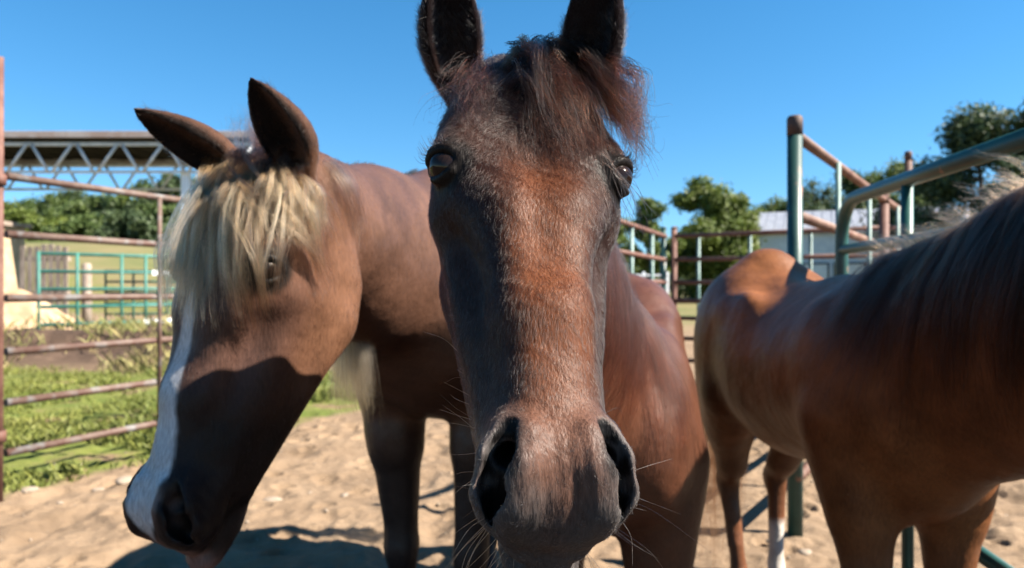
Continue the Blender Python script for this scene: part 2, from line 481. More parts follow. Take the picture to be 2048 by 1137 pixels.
def finish(f, it=2, H=None):
    V, Q = surface_nets(f); V, Q = keep_largest(V, Q); V = smooth_mesh(V, Q, it); N = vnormals(V, Q)
    if H is not None:                                                                # skin folds of the muzzle, veins and bone of the face
        s, v, w = H.loc(V).T
        m = sstep(.475, .51, s) * sstep(.575, .55, s) * sstep(.040, .028, np.abs(v)) * (w > -.06)
        d = m * .00055 * np.sin(v * 520 + 1.2 * np.sin(s * 90)) * (.5 + fbm(v * 60, s * 40, 3))
        m2 = sstep(.44, .47, s) * sstep(.63, .6, s); d += m2 * .0022 * (fbm(v * 130 + 9, s * 130 + w * 90, 11, 3) - .45)
        vein = np.zeros(len(V))
        for sg in (-1, 1):
            for (s0, v0, w0, s1, v1, w1) in ((.21, .066, -.055, .33, .048, -.055), (.33, .048, -.055, .40, .046, -.070), (.30, .05, -.055, .37, .036, -.040)):
                a = np.array((s0, sg * v0, w0)); b = np.array((s1, sg * v1, w1)); P = np.stack([s, v, w], 1); t = np.clip((P - a) @ (b - a) / ((b - a) @ (b - a)), 0, 1)
                vein = np.maximum(vein, np.exp(-(np.linalg.norm(P - a - t[:, None] * (b - a), axis=1) / .006) ** 2))
        d += vein * .0022
        V = V + N * (d * H.sc)[:, None]; N = vnormals(V, Q)
    return V, Q, N

def set_col(me, name, colr, alpha=1.0):
    a = me.attributes.new(name, 'FLOAT_COLOR', 'POINT')
    c = np.ones((len(colr), 4), np.float32); c[:, :3] = colr; c[:, 3] = alpha; a.data.foreach_set('color', c.ravel())

# ------------------------------------------------------------------ hair
def curves_obj(name, P, r0, r1, m, parent, colr=None):
    """P (n,k,3)"""
    n, k, _ = P.shape
    cv = bpy.data.hair_curves.new(name)
    cv.add_curves([k] * n)
    cv.position_data.foreach_set('vector', P.astype(np.float32).ravel())
    ra = cv.attributes.new('radius', 'FLOAT', 'POINT')
    t = np.linspace(0, 1, k); prof = r0 + (r1 - r0) * t ** 1.3
    ra.data.foreach_set('value', np.tile(prof, n).astype(np.float32))
    if colr is not None:
        a = cv.attributes.new('col', 'FLOAT_COLOR', 'CURVE')
        c = np.ones((n, 4), np.float32); c[:, :3] = colr; a.data.foreach_set('color', c.ravel())
    cv.materials.append(m)
    o = bpy.data.objects.new(name, cv)
    return link(o, parent)

def hair_mat(name, rough=.32, radial=.35, coat=0.0, rnd=.15, ior=1.45):
    m = bpy.data.materials.new(name); m.use_nodes = True
    N, L = m.node_tree.nodes, m.node_tree.links
    N.remove(N['Principled BSDF'])
    h = N.new('ShaderNodeBsdfHairPrincipled'); h.parametrization = 'COLOR'
    a = N.new('ShaderNodeAttribute'); a.attribute_name = 'col'
    L.new(a.outputs['Color'], h.inputs['Color'])
    h.inputs['Roughness'].default_value = rough; h.inputs['Radial Roughness'].default_value = radial
    h.inputs['Random Roughness'].default_value = .3; h.inputs['IOR'].default_value = ior
    if 'Coat' in h.inputs: h.inputs['Coat'].default_value = coat
    L.new(h.outputs[0], N['Material Output'].inputs[0])
    return m
HAIR = hair_mat('horse_hair', .28, .32, ior=1.22)
FURM = hair_mat('horse_coat_hair', .26, .32, ior=1.40)
FURM2 = hair_mat('horse_coat_hair_matt', .30, .36, ior=1.36)

def catmull(C, k):
    """C (n,m,3) control points -> (n,k,3)"""
    n, m, _ = C.shape
    E = np.concatenate([2 * C[:, :1] - C[:, 1:2], C, 2 * C[:, -1:] - C[:, -2:-1]], 1)
    t = np.linspace(0, m - 1 - 1e-6, k); i = t.astype(int); f = (t - i)[None, :, None]
    p0, p1, p2, p3 = E[:, i], E[:, i + 1], E[:, i + 2], E[:, i + 3]
    return .5 * (2 * p1 + (p2 - p0) * f + (2 * p0 - 5 * p1 + 4 * p2 - p3) * f ** 2 + (3 * p1 - p0 - 3 * p2 + p3) * f ** 3)

def locks(guides, per, root, tip, frizz, k=14, wave=0.0, lenvar=.25, wfreq=2.0):
    """guides list of control polylines -> strands clumped around each of them"""
    out = []
    for g in guides:
        g = np.array(g, float)
        G = catmull(g[None], k)[0]
        n = per
        t = np.linspace(0, 1, k)
        off = rng.normal(size=(n, 3)); off /= np.linalg.norm(off, axis=1, keepdims=True); off *= rng.random((n, 1)) ** .5
        off2 = off * .6 + rng.normal(size=(n, 3)) * .35
        spread = off[:, None] * (root * (1 - t)[None, :, None]) + off2[:, None] * (tip * t[None, :, None])
        P = G[None] + spread
        if wave:
            ph = rng.random(3) * 6.28; fr = wfreq * (0.7 + .6 * rng.random())
            wv = np.stack([np.sin(t * fr * 6.28 + ph[i]) * wave * t ** .7 for i in range(3)], 1)
            P = P + wv[None]
        if frizz:
            fz = np.zeros((n, k, 3))
            for q in range(1, 4):
                A = rng.normal(size=(n, 3)) / q; ph = rng.random((n, 3)) * 6.28
                fz += A[:, None] * np.sin(q * 3.3 * t[None, :, None] + ph[:, None])
            fz -= fz[:, :1]
            P = P + fz * frizz * (t[None, :, None] ** .8)
        L = 1 - lenvar * rng.random(n)
        # shorten by resampling
        ts = t[None] * L[:, None] * (k - 1); i0 = np.clip(ts.astype(int), 0, k - 2); ff = (ts - i0)[..., None]
        ar = np.arange(n)[:, None]
        P = P[ar, i0] * (1 - ff) + P[ar, i0 + 1] * ff
        out.append(P)
    return np.concatenate(out)

def fur(name, V, Q, N, colr, direc, dens, count, length, r0, lift, parent, m, campos=(0, 0, CAM_Z), k=4, jit=.3, lenmap=None, clump=.0, facing=-.35):
    fc = V[Q].mean(1); fn = N[Q].mean(1)
    area = .5 * np.linalg.norm(np.cross(V[Q[:, 2]] - V[Q[:, 0]], V[Q[:, 3]] - V[Q[:, 1]]), axis=1)
    tocam = np.array(campos) - fc; tocam /= np.linalg.norm(tocam, axis=1, keepdims=True)
    w = area * dens[Q].mean(1) * (((fn * tocam).sum(1)) > facing)
    w = w / w.sum()
    fi = rng.choice(len(Q), count, p=w)
    a, b = rng.random((2, count, 1))
    def bl(A):
        A = A.astype(np.float64)
        return (A[Q[fi, 0]] * (1 - a) + A[Q[fi, 1]] * a) * (1 - b) + (A[Q[fi, 3]] * (1 - a) + A[Q[fi, 2]] * a) * b
    P = bl(V); n = bl(N); n /= np.linalg.norm(n, axis=1, keepdims=True); d = bl(direc); c = bl(colr)
    # clumped direction jitter: pseudo noise from position
    if clump:
        for q, fr in enumerate((260., 410., 150.)):
            ph = np.array([[1.3, 2.1, .7], [2.7, .4, 1.9], [.9, 1.7, 2.9]]) * fr
            jn = np.sin(P @ ph.T * .6 + q * 2.1)
            d = d + jn * clump * .5
    d = d + rng.normal(size=d.shape) * jit
    d -= n * (d * n).sum(1, keepdims=True); d /= np.linalg.norm(d, axis=1, keepdims=True) + 1e-9
    Ln = length * (0.6 + .7 * rng.random((count, 1)))
    if lenmap is not None: Ln = Ln * bl(lenmap[:, None])
    lf = lift * (0.5 + rng.random((count, 1)))
    t = np.linspace(0, 1, k)[None, :, None]
    pts = P[:, None] - n[:, None] * .0008 + Ln[:, None] * (d[:, None] * t * np.cos(lf)[:, None] + n[:, None] * (np.sin(lf)[:, None]) * (t - .45 * t ** 2))
    c = c * (0.72 + .56 * rng.random((count, 1)))
    return curves_obj(name, pts, r0, r0 * .35, m, parent, c)

def coat_mat(name, rough=.42, spec=.45, bscale=420, bstr=.35, sheen=.25):
    m, N, L, P = mat(name)
    a = N.new('ShaderNodeAttribute'); a.attribute_name = 'col'
    tc = N.new('ShaderNodeTexCoord')
    n1 = N.new('ShaderNodeTexNoise'); n1.inputs['Scale'].default_value = 14; n1.inputs['Detail'].default_value = 7
    n2 = N.new('ShaderNodeTexNoise'); n2.inputs['Scale'].default_value = bscale; n2.inputs['Detail'].default_value = 3
    mp = N.new('ShaderNodeMapping'); mp.inputs['Scale'].default_value = (1, 1, .22)
    L.new(tc.outputs['Object'], n1.inputs['Vector']); L.new(tc.outputs['Object'], mp.inputs['Vector']); L.new(mp.outputs[0], n2.inputs['Vector'])
    ad = N.new('ShaderNodeMath'); ad.operation = 'ADD'
    L.new(n1.outputs[0], ad.inputs[0]); L.new(n2.outputs[0], ad.inputs[1])
    mr = N.new('ShaderNodeMapRange'); mr.inputs[1].default_value = .6; mr.inputs[2].default_value = 1.4; mr.inputs[3].default_value = .55; mr.inputs[4].default_value = 1.45
    L.new(ad.outputs[0], mr.inputs[0])
    mu = N.new('ShaderNodeVectorMath'); mu.operation = 'SCALE'
    L.new(a.outputs['Color'], mu.inputs[0]); L.new(mr.outputs[0], mu.inputs['Scale'])
    L.new(mu.outputs[0], P.inputs['Base Color'])
    P.inputs['Roughness'].default_value = rough; P.inputs['Specular IOR Level'].default_value = spec
    gl = N.new('ShaderNodeMath'); gl.operation = 'MULTIPLY'; gl.inputs[1].default_value = spec; L.new(a.outputs['Alpha'], gl.inputs[0]); L.new(gl.outputs[0], P.inputs['Specular IOR Level'])
    P.inputs['Sheen Weight'].default_value = sheen; P.inputs['Sheen Roughness'].default_value = .4
    n3 = N.new('ShaderNodeTexNoise'); n3.inputs['Scale'].default_value = 8; n3.inputs['Detail'].default_value = 3; L.new(tc.outputs['Object'], n3.inputs['Vector'])
    b0 = N.new('ShaderNodeBump'); b0.inputs['Strength'].default_value = .5; b0.inputs['Distance'].default_value = .025; L.new(n3.outputs[0], b0.inputs['Height'])
    b = N.new('ShaderNodeBump'); b.inputs['Strength'].default_value = bstr; b.inputs['Distance'].default_value = .003; L.new(b0.outputs[0], b.inputs['Normal'])
    L.new(n2.outputs[0], b.inputs['Height']); L.new(b.outputs[0], P.inputs['Normal'])
    return m

m_, N_, L_, P_ = mat('horse_eye')
P_.inputs['Base Color'].default_value = (.012, .007, .005, 1); P_.inputs['Roughness'].default_value = .04
P_.inputs['Specular IOR Level'].default_value = .22
EYEM = m_

def eyeball(H, sg, parent):
    c, e, U, Fm = eye_axes(sg); mb = MB(); V = []; F = []
    nu, nv = 28, 18
    for i in range(nv + 1):
        for j in range(nu):
            th = math.pi * i / nv; ph = 2 * math.pi * j / nu; ct = math.cos(th); bulge = .0012 * max(0, ct) ** 6
            V.append(H.w(c + (.0208 * math.sin(th) * math.cos(ph)) * Fm + (.0222 * ct + bulge) * e + .0203 * math.sin(th) * math.sin(ph) * U))
    for i in range(nv):
        for j in range(nu):
            F.append((i * nu + j, i * nu + (j + 1) % nu, (i + 1) * nu + (j + 1) % nu, (i + 1) * nu + j))
    mb.add(V, F)
    return mb.build('eye', EYEM, parent)

def lashes(H, sg, parent, n=60, colr=(.012, .009, .008), ln=.014):
    c, e, U, Fm = eye_axes(sg); G = []
    for i in range(n):
        t = -.85 + 1.7 * rng.random(); q = Fm * t * .97 + (U * .56 + e * .84) * (1 - t * t) ** .6 + e * .22 * t * t; q /= np.linalg.norm(q)
        p = c + q * .0265; d = e * .9 + U * .15 + Fm * t * .5 + rng.normal(size=3) * .12; l = ln * (.6 + .6 * rng.random())
        G.append([H.w(p), H.w(p + d * l * .55 - U * l * .12), H.w(p + d * l + U * l * .22)])
    P = catmull(np.array(G), 6)
    return curves_obj('eyelashes', P, .00022, .00006, HAIR, parent, np.tile(np.array(colr), (n, 1)))

NOSTRIL = [([(.480, .042, -.009), (.504, .048, -.015), (.529, .050, -.034), (.540, .046, -.054)], [.0065, .0115, .0150, .012]), ([(.505, .042, -.026), (.485, .030, -.045)], [.012, .008])]
def nostril_mask(h):
    """1 on the lining of the nostrils"""
    p = h.copy(); p[:, 1] = np.abs(p[:, 1]); best = np.full(len(p), 9.0)
    for pts, rs in NOSTRIL:
        for i in range(len(pts) - 1):
            a, b = np.array(pts[i]), np.array(pts[i + 1]); t = np.clip(((p - a) @ (b - a)) / ((b - a) @ (b - a)), 0, 1)
            best = np.minimum(best, np.linalg.norm(p - a - t[:, None] * (b - a), axis=1) - (rs[i] + (rs[i + 1] - rs[i]) * t))
    return sstep(.0022, .0004, best)

class Surf:
    """ray casts against a horse's skin to lay hair on it"""
    def __init__(self, V, Q):
        self.t = BVHTree.FromPolygons([Vector(v) for v in V], [tuple(int(i) for i in q) for q in Q])
    def hit(self, px, py, lift=.0, dflt=None):
        d = Vector(at(px, py, 1.0) - np.array((0, 0, CAM_Z))).normalized()
        h = self.t.ray_cast(Vector((0, 0, CAM_Z)), d)
        if h[0] is None: return np.array(at(px, py, dflt)) if dflt else None
        return np.array(h[0] + h[1] * lift)
    def near(self, p, lift):
        h = self.t.find_nearest(Vector(p)); return np.array(h[0] + h[1] * lift)
# ------------------------------------------------------------------ ground
def hill(x, y):
    h = 4.6 * sstep(-5, -26, x) * sstep(17, 60, y)
    h = h + 3.0 * sstep(60, 140, y) * (1 - .3 * sstep(-20, 10, x)) * sstep(45, 140, y)
    return h

def ground_h(x, y):
    near = np.exp(-((y - 3) / 6.0) ** 2)
    g = (fbm(x * 1.1, y * 1.1, 4, 4) - .47) * .07
    hoof = -np.clip(vnoise(x * 5.5, y * 5.5, 8) - .58, 0, 1) * .10 + (vnoise(x * 14, y * 14, 2) - .5) * .020 + (vnoise(x * 31, y * 31, 3) - .5) * .012
    bank = .42 * np.exp(-((y - 11.2 - .5 * np.sin(x * .7)) / 1.1) ** 2) * sstep(-2.2, -3.4, x) * (.6 + .8 * fbm(x * 1.6, y * 1.6, 31, 4))
    clod = bank * (vnoise(x * 7, y * 7, 41) - .4) * .8
    return g * near + hoof * near + hill(x, y) + bank + clod

def ground():
    xs = np.concatenate([-np.geomspace(6, 900, 46)[::-1], np.linspace(-5.95, -3.05, 70), np.linspace(-3, 3, 440), np.linspace(3.05, 5.95, 70), np.geomspace(6, 900, 46)])
    ys = np.concatenate([np.linspace(-6, 2.2, 60, endpoint=False), np.linspace(2.2, 6, 320, endpoint=False), np.linspace(6, 8, 60, endpoint=False), np.linspace(8, 16, 90, endpoint=False), np.geomspace(16, 1500, 80)])
    X, Y = np.meshgrid(xs, ys, indexing='ij'); Z = ground_h(X, Y)
    rr = np.random.default_rng(77); ix = (xs > -3.1) & (xs < 3.1); iy = (ys > 2.2) & (ys < 6.5)
    for _ in range(230):                                                             # hoof prints
        cx, cy, an = -3 + 6 * rr.random(), 2.4 + 4 * rr.random(), rr.random() * 6.28; R_ = .050 + .018 * rr.random(); dp = .012 + .022 * rr.random()
        jx = np.nonzero(ix & (np.abs(xs - cx) < .16))[0]; jy = np.nonzero(iy & (np.abs(ys - cy) < .16))[0]
        if len(jx) == 0 or len(jy) == 0: continue
        sx = X[np.ix_(jx, jy)] - cx; sy = Y[np.ix_(jx, jy)] - cy; a_ = (sx * math.cos(an) + sy * math.sin(an)) * 1.12; b_ = -sx * math.sin(an) + sy * math.cos(an); r_ = np.hypot(a_, b_) / R_
        Z[np.ix_(jx, jy)] += -dp * np.exp(-(r_ ** 4)) + dp * .45 * np.exp(-((r_ - 1.28) / .22) ** 2) + dp * .4 * np.exp(-((b_ / (R_ * .25)) ** 2 + ((a_ + R_ * .35) / (R_ * .5)) ** 2))
    V = np.stack([X, Y, Z], -1).reshape(-1, 3); nx, ny = X.shape
    i = np.arange(nx - 1)[:, None] * ny + np.arange(ny - 1)[None]
    Q = np.stack([i, i + ny, i + ny + 1, i + 1], -1).reshape(-1, 4)
    m, N, L, P = mat('dry_corral_dirt')
    tc = N.new('ShaderNodeTexCoord')
    def nz(scale, det=6, ro=.6):
        n = N.new('ShaderNodeTexNoise'); n.inputs['Scale'].default_value = scale; n.inputs['Detail'].default_value = det; n.inputs['Roughness'].default_value = ro
        L.new(tc.outputs['Object'], n.inputs['Vector']); return n.outputs[0]
    def ramp(f, stops):
        r = N.new('ShaderNodeValToRGB')
        while len(r.color_ramp.elements) < len(stops): r.color_ramp.elements.new(.5)
        for e, (p, c) in zip(r.color_ramp.elements, stops): e.position = p; e.color = (*c, 1)
        L.new(f, r.inputs[0]); return r.outputs[0]
    def mixn(f, a, b):
        x = N.new('ShaderNodeMix'); x.data_type = 'RGBA'; L.new(f, x.inputs['Factor']); L.new(a, x.inputs['A']); L.new(b, x.inputs['B']); return x.outputs['Result']
    dirt = ramp(nz(1.6, 8, .7), [(.3, (.125, .084, .052)), (.5, (.175, .120, .076)), (.7, (.22, .155, .10))])
    speck = ramp(nz(55, 4), [(.62, (0, 0, 0)), (.7, (1, 1, 1))]); sp2 = N.new('ShaderNodeRGB'); sp2.outputs[0].default_value = (.13, .085, .055, 1)
    dirt = mixn(speck, dirt, sp2.outputs[0])
    grass = ramp(nz(2.5, 7), [(.3, (.06, .085, .016)), (.52, (.11, .12, .028)), (.64, (.14, .095, .055))])
    field = ramp(nz(.15, 6), [(.35, (.155, .125, .062)), (.52, (.115, .11, .045)), (.68, (.06, .08, .026))])
    soil = ramp(nz(3.0, 8, .75), [(.3, (.03, .02, .015)), (.55, (.075, .048, .034)), (.75, (.15, .10, .068))])
    za = N.new('ShaderNodeAttribute'); za.attribute_name = 'cover'
    sep = N.new('ShaderNodeSeparateColor'); L.new(za.outputs['Color'], sep.inputs[0])
    c = mixn(sep.outputs[0], dirt, grass); c = mixn(sep.outputs[1], c, field); c = mixn(sep.outputs[2], c, soil)
    L.new(c, P.inputs['Base Color']); P.inputs['Roughness'].default_value = .95; P.inputs['Specular IOR Level'].default_value = .15
    b = N.new('ShaderNodeBump'); b.inputs['Strength'].default_value = .6; b.inputs['Distance'].default_value = .02
    L.new(nz(38, 7, .7), b.inputs['Height']); L.new(b.outputs[0], P.inputs['Normal'])
    o = mesh_np('ground', V, Q, m); tag(o, kind='structure')
    x, y = V[:, 0], V[:, 1]; n = (fbm(x * .9, y * .9, 51, 4) - .47)
    side = left_side(x, y)
    bounce_dark = sstep(2.75, 2.3, y + n * .5)  # dark ground added out of view to cut bounce light on the horses
    gr = sstep(.12, .3, side + n * .5) * sstep(10.3, 9.7, y + n) * sstep(3.2, 3.6, y)
    gr = np.maximum(gr, .9 * sstep(13, 15, y) * sstep(39, 33, y + n * 10) * sstep(-2.5, -4, x) * sstep(.34, .46, fbm(x * .22 + 5, y * .3, 79)))
    gr = np.maximum(gr, .9 * sstep(14, 17, y + n * 4) * sstep(-2.0, -3.6, x + n * 3) * sstep(21, 18, y + n * 5) * sstep(.45, .55, fbm(x * .35, y * .35, 77)))
    soilm = np.exp(-((y - 11.0) / 1.1) ** 2) * sstep(-2.4, -3.2, x) * 1.2
    fld = np.maximum(sstep(33, 40, y + n * 8), sstep(17, 24, y + n * 6) * sstep(-4, 0, x))
    set_col(o.data, 'cover', np.stack([gr, fld, np.clip(np.maximum(soilm, bounce_dark), 0, 1)], 1))
    return o

FA = np.array((-2.758, 3.98)); FD = np.array((.39, .92)) / math.hypot(.39, .92)       # the left fence line
def left_side(x, y):
    """signed distance to the left of the left fence line, with a little beyond its end"""
    nx_, ny_ = -FD[1], FD[0]
    return (x - FA[0]) * nx_ + (y - FA[1]) * ny_ + .25

def grass_blades(name, n, xr, yr, hmax, colr, accept, seed):
    r = np.random.default_rng(seed)
    x = xr[0] + (xr[1] - xr[0]) * r.random(n * 5); y = yr[0] + (yr[1] - yr[0]) * r.random(n * 5)
    k = accept(x, y) > r.random(n * 5); x, y = x[k][:n], y[k][:n]; n = len(x)
    z = ground_h(x, y); a = r.random(n) * 6.28; hh = hmax * (.35 + .65 * r.random(n)) * (.5 + vnoise(x * 2.1, y * 2.1, 5)); w = .004 + .005 * r.random(n)
    lean = .5 * hh[:, None] * r.normal(size=(n, 2))
    d = np.stack([np.cos(a), np.sin(a)], 1) * w[:, None]
    b = np.stack([x, y, z - .01], 1)
    v0 = b.copy(); v0[:, :2] -= d; v1 = b.copy(); v1[:, :2] += d
    v2 = b.copy(); v2[:, :2] += d * .7 + lean * .45; v2[:, 2] += hh * .6; v3 = b.copy(); v3[:, :2] += lean; v3[:, 2] += hh
    V = np.stack([v0, v1, v2, v3], 1).reshape(-1, 3)
    i = np.arange(n)[:, None] * 4; Q = np.concatenate([i, i + 1, i + 2, i + 3], 1)
    m, N, L, P = mat(name + '_blade')
    at_ = N.new('ShaderNodeAttribute'); at_.attribute_name = 'col'; L.new(at_.outputs['Color'], P.inputs['Base Color'])
    P.inputs['Roughness'].default_value = .6; P.inputs['Specular IOR Level'].default_value = .25
    P.inputs['Transmission Weight'].default_value = 0
    o = mesh_np(name, V, Q, m, smooth=False); tag(o, kind='stuff')
    q = np.repeat(np.clip(vnoise(x * 1.3, y * 1.3, 9) * .7 + .5 * r.random(n) - .1, 0, 1), 4)[:, None]
    set_col(o.data, 'col', np.array(colr[0])[None] * (1 - q) + np.array(colr[1])[None] * q)
    return o

def stones():
    r = np.random.default_rng(3); ms = noise_mat('pale_stone', (.17, .13, .095), (.26, .21, .16), 14, 5, .9)
    V0 = []; base = []
    import bmesh
    shapes = []
    for q in range(5):
        bm = bmesh.new(); bmesh.ops.create_icosphere(bm, subdivisions=2, radius=1)
        for v_ in bm.verts:
            n = v_.co.copy(); v_.co *= 1 + .35 * (vnoise(np.array([n.x * 1.7 + q * 9]), np.array([n.y * 1.7 + n.z * 1.3]), q)[0] - .5)
            v_.co.z *= .55
        me = bpy.data.meshes.new('stone'); bm.to_mesh(me); bm.free(); me.materials.append(ms)
        for p in me.polygons: p.use_smooth = True
        shapes.append(me)
    spots = [(545, 1003, .055), (690, 992, .030), (250, 968, .06), (196, 972, .035), (60, 985, .05), (1320, 1010, .02), (1545, 1085, .03), (1610, 1108, .035), (1395, 1000, .02), (620, 985, .015), (120, 1010, .02), (330, 990, .018)]
    lab = ['pale flat stone at the edge of the shadow under the brown muzzle', 'small pale stone in the dirt beside the front legs of the brown horse',
           'pale flat stone at the edge of the green grass strip, right of its twin', 'pale stone at the edge of the green grass strip, left of the biggest one', 'pale stone on the dirt by the foot of the tall rusty post',
           'pebble on the dirt beside the dark bay body', 'pebble on the dirt between the white hind socks and the rusty post', 'stone on the dirt beside the bottom of the green gate', 'pebble on the dirt behind the bay horse', 'pebble on the dirt behind the lowered brown muzzle', 'pebble on the dirt left of the lowered muzzle', 'pebble on the dirt just above the lowered muzzle']
    for i, (px, py, sz) in enumerate(spots):
        d = 1480 * CAM_Z / (py - 572); p = at(px, py, d)
        o = bpy.data.objects.new('stone', shapes[i % 5]); COL.objects.link(o)
        o.location = (p[0], p[1], float(ground_h(np.array([p[0]]), np.array([p[1]]))[0]) + sz * .15); o.scale = (sz, sz * .8, sz * .7); o.rotation_euler = (0, 0, r.random() * 6)
        tag(o, lab[i], 'stone', 'loose stones on the corral dirt')
    # crumbs too many to count
    n = 900; x = -4 + 9 * r.random(n); y = 2.6 + 6 * r.random(n) ** 1.3; sz = .004 + .010 * r.random(n) ** 3
    oc = np.array([(1, 0, 0), (-1, 0, 0), (0, 1, 0), (0, -1, 0), (0, 0, 1), (0, 0, -1)], float); F8 = np.array([(0, 2, 4), (2, 1, 4), (1, 3, 4), (3, 0, 4), (2, 0, 5), (1, 2, 5), (3, 1, 5), (0, 3, 5)])
    V = (oc[None] * (.6 + .5 * r.random((n, 6, 1))) * sz[:, None, None]) + np.stack([x, y, ground_h(x, y) + sz * .4], 1)[:, None]
    F_ = (F8[None] + np.arange(n)[:, None, None] * 6).reshape(-1, 3)
    o = mesh_np('gravel', V.reshape(-1, 3), F_, ms, smooth=False); tag(o, kind='stuff')

# ------------------------------------------------------------------ pipe fences and gates
def pipe(name, pts, r, m, parent, seg=12):
    return MB().tube(pts, r, seg).build(name, m, parent)

def gz(x, y): return float(ground_h(np.array([x]), np.array([y]))[0])

def left_fence():
    post = thing('fence_post', 'tall slim rusty pipe post standing at the left edge of the picture', 'post', (FA[0], FA[1], gz(*FA)))
    p = np.array((FA[0], FA[1], 0.0))
    pipe('shaft', [p + (0, 0, -.05), p + (0, 0, 2.38)], .020, RUSTB, post)
    for z in (1.72, .34):
        MB().tube([p + np.array((0, 0, z - .03)), p + np.array((0, 0, z + .03))], .034, 12).build('hinge_collar', RUSTB, post)
    g = thing('pipe_gate', 'rusty six-bar pipe gate between tall post and blond horse, grass behind it', 'gate', (FA[0] + FD[0], FA[1] + FD[1], gz(FA[0] + FD[0], FA[1] + FD[1])))
    zs = [1.745, 1.43, 1.082, .792, .516, .242]
    d3 = np.array((FD[0], FD[1], 0)); a = p + d3 * .035; L = 2.25
    for i, z in enumerate(zs):
        pipe('rail', [a + (0, 0, z), a + d3 * (L * .5) + np.array((0, 0, z - .006)), a + d3 * L + np.array((0, 0, z))], .0215, RUST, g)
    pipe('upright', [a + d3 * .97 + np.array((.03, 0, .235)), a + d3 * .97 + np.array((.03, 0, 1.74))], .0135, RUST, g)
    pipe('upright', [a + d3 * L + np.array((0, 0, .2)), a + d3 * L + np.array((0, 0, 1.79))], .024, RUST, g)
    q = p + d3 * (L + .16)
    e = thing('fence_post', 'rusty pipe post at the far end of the six-bar gate, behind the blond forelock', 'post', (q[0], q[1], gz(q[0], q[1])))
    pipe('shaft', [q + (0, 0, -.05), q + (0, 0, 1.95)], .03, RUSTB, e)

